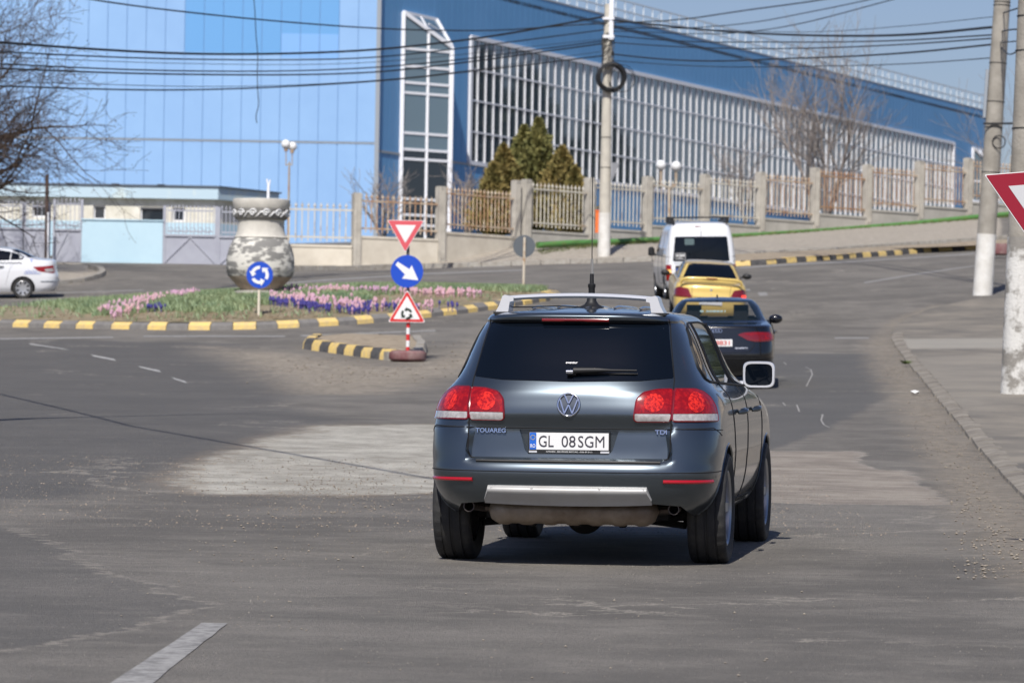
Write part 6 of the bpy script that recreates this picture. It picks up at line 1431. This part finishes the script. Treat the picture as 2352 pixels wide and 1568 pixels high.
yb = BY.rear(0, .58).y; b = MB(); b.box((-.26, yb - .02, .52), (.26, yb + .02, .63)); b.build('number_plate', m_white, YE)
# ------------------------------------------------------------------ white van
VA = place_car('panel_van', 'tall white panel van with roof bars at the head of the queue', 'van', 1612, 686, 97, -2.7)
mw = paint('white_van_paint', (.78, .79, .80), 0, .35); mw2 = M('silver_van_side', (.40, .42, .46), .4, .4)
rows = [(.25, .14, 4.35, .80, 5), (.38, .02, 4.45, .86, 5.5), (.55, .0, 4.5, .885, 6), (.75, .0, 4.48, .893, 6), (.95, .02, 4.40, .89, 6), (1.08, .03, 4.1, .885, 6), (1.16, .035, 3.75, .88, 6), (1.24, .04, 3.62, .87, 6), (1.45, .06, 3.35, .84, 6), (1.65, .09, 3.1, .80, 6), (1.80, .12, 2.9, .765, 5.5), (1.89, .16, 2.7, .73, 5), (1.94, .24, 2.5, .68, 4.5), (1.965, .36, 2.3, .60, 4)]
BV = Body(rows, Lr=.5, Lf=1.1, crown=.03, bow=.03)
add_wheels(BV, VA, [mw, m_under], .765, .85, 3.75, .31, .20, .20, 6)
panel(BV, [(-.66, 1.61), (.66, 1.61), (.72, .985), (-.72, .985)], 'rear', .004, m_cglass, VA, 'rear_window', rings=7, r=.04)
panel(BV, [(-.42, 1.56), (-.18, 1.56), (-.18, 1.40), (-.42, 1.40)], 'rear', .007, M('painted_reflection', (.10, .14, .14), .1), VA, 'sticker_or_reflection', rings=2, skirt=.002, r=.03)  # pale patch painted on the glass as a faint reflection, not a sticker
panel(BV, [(-.66, 1.20), (-.40, 1.20), (-.40, 1.03), (-.66, 1.03)], 'rear', .007, M('sticker_grey', (.45, .45, .46), .5), VA, 'sticker_or_reflection', rings=2, skirt=.002, r=.02)
panel(BV, [(-.648, 1.188), (-.412, 1.188), (-.412, 1.042), (-.648, 1.042)], 'rear', .009, m_dark, VA, 'sticker_or_reflection', rings=2, skirt=.002, r=.015)
fit_text('KSM', .20, .06, -.53, 1.135, 'sticker_lettering', m_white, .013, .04, 0, VA, BV); fit_text('ROMANIA' if False else 'KSMAX', .15, .025, -.53, 1.070, 'sticker_lettering', m_white, .013, .02, 0, VA, BV)
fit_text('TRANSIT', .34, .035, -.52, .935, 'model_lettering', m_trim, .006, .02, 0, VA, BV)
for sx in (-1, 1):
    aa = lambda x, z: sx * BV.a_of_x(x, z)
    t = panel(BV, [(aa(.75, .5), .50), (sx * .98, .50), (sx * .965, .90), (aa(.76, .9), .90)], 'arc', .008, m_lens, VA, 'tail_light', rings=4, r=.02)
    panel(BV, [(aa(.76, .66), .66), (sx * .965, .66), (sx * .96, .78), (aa(.765, .78), .78)], 'arc', .016, M('amber_lamp_lit', (.9, .5, .15), .3, emis=((1, .55, .12), 1.0)) if sx < 0 else m_clear, t, 'indicator_lamp', rings=3, r=.01)
    b = MB(); b.lathe([(.02, 0), (.085, .02), (.09, .06), (.08, .2), (.03, .24)], 12, c=(sx * .99, 3.34, 1.09)); b.beam((sx * .86, 3.36, 1.12), (sx * 1.0, 3.36, 1.14), .06, .06); b.build('wing_mirror', m_dark, VA)
    sd_ = 'R' if sx > 0 else 'L'
    panel(BV, [(2.55, 1.22), (3.45, 1.20), (2.95, 1.62), (2.55, 1.64)], sd_, .004, m_cglass, VA, 'side_window', rings=5, r=.04)
    b = MB(); sline(b, BV, [(2.45, 1.72), (2.42, .40)], sd_, .006); sline(b, BV, [(1.35, 1.74), (1.32, .40), (2.42, .40)], sd_, .006); sline(b, BV, [(.1, 1.1), (2.4, 1.1)], sd_, .006); b.build('panel_gap', m_gap, VA)
    b = MB(); b.box((sx * .68 - .03, .25, 1.94), (sx * .68 + .03, 2.3, 2.03)); b.build('roof_rail', m_dark, VA)
b = MB()
for y in (.55, 1.7): b.beam((-.74, y, 2.09), (.74, y, 2.09), .05, .035); b.beam((-.70, y, 2.09), (-.70, y, 1.97), .10, .12); b.beam((.70, y, 2.09), (.70, y, 1.97), .10, .12)
b.build('roof_bar', m_dark, VA)
b = MB(); sline(b, BV, [(0, 1.90), (0, .42)], 'rear', .006); sline(b, BV, [(-.80, 1.78), (-.845, .5), (-.7, .42), (.7, .42), (.845, .5), (.80, 1.78)], 'rear', .006); b.build('panel_gap', m_gap, VA)
b = MB(); b.box((-.16, .13, 1.85), (-.02, .16, 1.875)); b.build('brake_light', m_lens2, VA)
yb = BV.rear(-.42, .75).y; b = MB(); b.box((-.66, yb - .004, .66), (-.12, yb + .03, .88), 1); b.box((-.64, yb - .02, .70), (-.14, yb - .008, .81), 0); b.box((-.64, yb - .023, .70), (-.60, yb - .02, .81), 2); b.build('number_plate', [m_white, m_dark, m_pblue], VA)
# ------------------------------------------------------------------ white taxi
p = at(136, 679, 109.4)
TX = place_car('taxi', 'white taxi saloon with chequered strip leaving at the left edge', 'car', 136, 672, 109.2, -97, group='vehicles queueing up the hill')
TX['group'] = 'cars on the far road'; del TX['group']
mt = paint('white_taxi_paint', (.76, .77, .79), 0, .35)
rows = [(.20, .14, 4.10, .74, 4), (.32, .03, 4.2, .80, 4.3), (.46, .0, 4.26, .825, 4.5), (.60, .0, 4.26, .835, 4.5), (.76, .05, 4.15, .835, 4.4), (.88, .07, 3.8, .825, 4.3), (.98, .08, 3.5, .81, 4.2), (1.05, .10, 3.3, .795, 4), (1.08, .16, 3.22, .78, 4), (1.10, .42, 3.16, .76, 4), (1.15, .66, 3.05, .735, 4), (1.24, .86, 2.85, .69, 4), (1.33, 1.06, 2.65, .63, 3.8), (1.39, 1.25, 2.4, .57, 3.4), (1.415, 1.42, 2.2, .50, 3)]
BT = Body(rows, Lr=.7, Lf=1.1, crown=.025, bow=.06)
add_wheels(BT, TX, [mt, m_under], .715, 1.02, 3.49, .298, .185, .20, 8, rmat=M('hubcap', (.52, .53, .55), .35, .6))
for sx in ('R', 'L'):
    panel(BT, [(.98, 1.19), (1.02, 1.10), (2.05, 1.06), (3.0, 1.05), (2.6, 1.25), (2.3, 1.35), (1.7, 1.375), (1.3, 1.31)], sx, .004, m_cglass, TX, 'side_window', rings=6, r=.03, cen=(1.9, 1.2))
    b = MB(); sline(b, BT, [(1.38, 1.07), (1.33, 1.33)], sx, .012, .004, 6); sline(b, BT, [(2.1, 1.05), (2.1, 1.37)], sx, .018, .004, 6); b.build('window_pillar', mt, TX, 60)
    b = MB(); sline(b, BT, [(1.28, 1.02), (1.40, .8), (1.5, .4)], sx, .004); sline(b, BT, [(2.15, 1.02), (2.15, .3)], sx, .004); b.build('panel_gap', m_gap, TX)
    b = MB(); fn = BT.f(sx)
    for i in range(34):
        for r_ in range(2):
            if (i + r_) % 2: continue
            y = 1.05 + i * .05; z = .985 + r_ * .03; b.add([fn(y, z, .004), fn(y + .05, z, .004), fn(y + .05, z + .03, .004), fn(y, z + .03, .004)], [(0, 1, 2, 3)])
    b.build('chequered_strip', m_dark, TX, fix=False)
    b = MB(); b.tube([fn(1.55, .90, .01), fn(1.68, .905, .045), fn(1.82, .91, .01)], .018, 6); b.build('door_handle', m_dark, TX, 60)
    b = MB()
    s_ = 1 if sx == 'R' else -1
    for k in range(5): y = .62 + k * .07; b.tube([fn(y, .74, .006), fn(y + .03, .79 + .03 * (k % 2), .006), fn(y + .06, .74, .006)], .007, 4)
    b.tube([fn(.52, .71, .006), fn(.98, .71, .006)], .006, 4); b.tube([fn(.78 + .03 * math.cos(a), 1.08 + .03 * math.sin(a), .008) for a in np.linspace(0, 6.28, 14)], .01, 4)
    b.build('logo', m_pblue, TX)
for sx in (-1, 1):
    t = panel(BT, [(sx * BT.a_of_x(.62, .95), .94), (sx * 1.28, .90), (sx * 1.16, .78), (sx * BT.a_of_x(.70, .72), .71), (sx * BT.a_of_x(.62, .8), .76)], 'arc', .008, m_lens, TX, 'tail_light', rings=5, r=.03)
    panel(BT, [(sx * BT.a_of_x(.66, .8), .86), (sx * .98, .84), (sx * .96, .76), (sx * BT.a_of_x(.68, .75), .75)], 'arc', .014, m_clear, t, 'clear_lens', rings=3, r=.03)
    b = MB(); b.box((sx * .93 - .09, 2.75, 1.02), (sx * .93 + .09, 2.85, 1.14)); b.build('wing_mirror', mt, TX)
panel(BT, [(-.53, 1.37), (.53, 1.37), (.70, 1.16), (0, 1.14), (-.70, 1.16)], 'rear', .004, m_cglass, TX, 'rear_window', rings=6, r=.03)
b = MB(); b.box((-.25, 1.70, 1.44), (.25, 1.86, 1.56)); b.build('taxi_sign', M('taxi_yellow', (.8, .6, .08), .5), TX)
b = MB(); sline(b, BT, [(-1.15, .50), (1.15, .50)], 'arc', .02, .004, 6); b.build('bumper_strip', m_trim, TX)
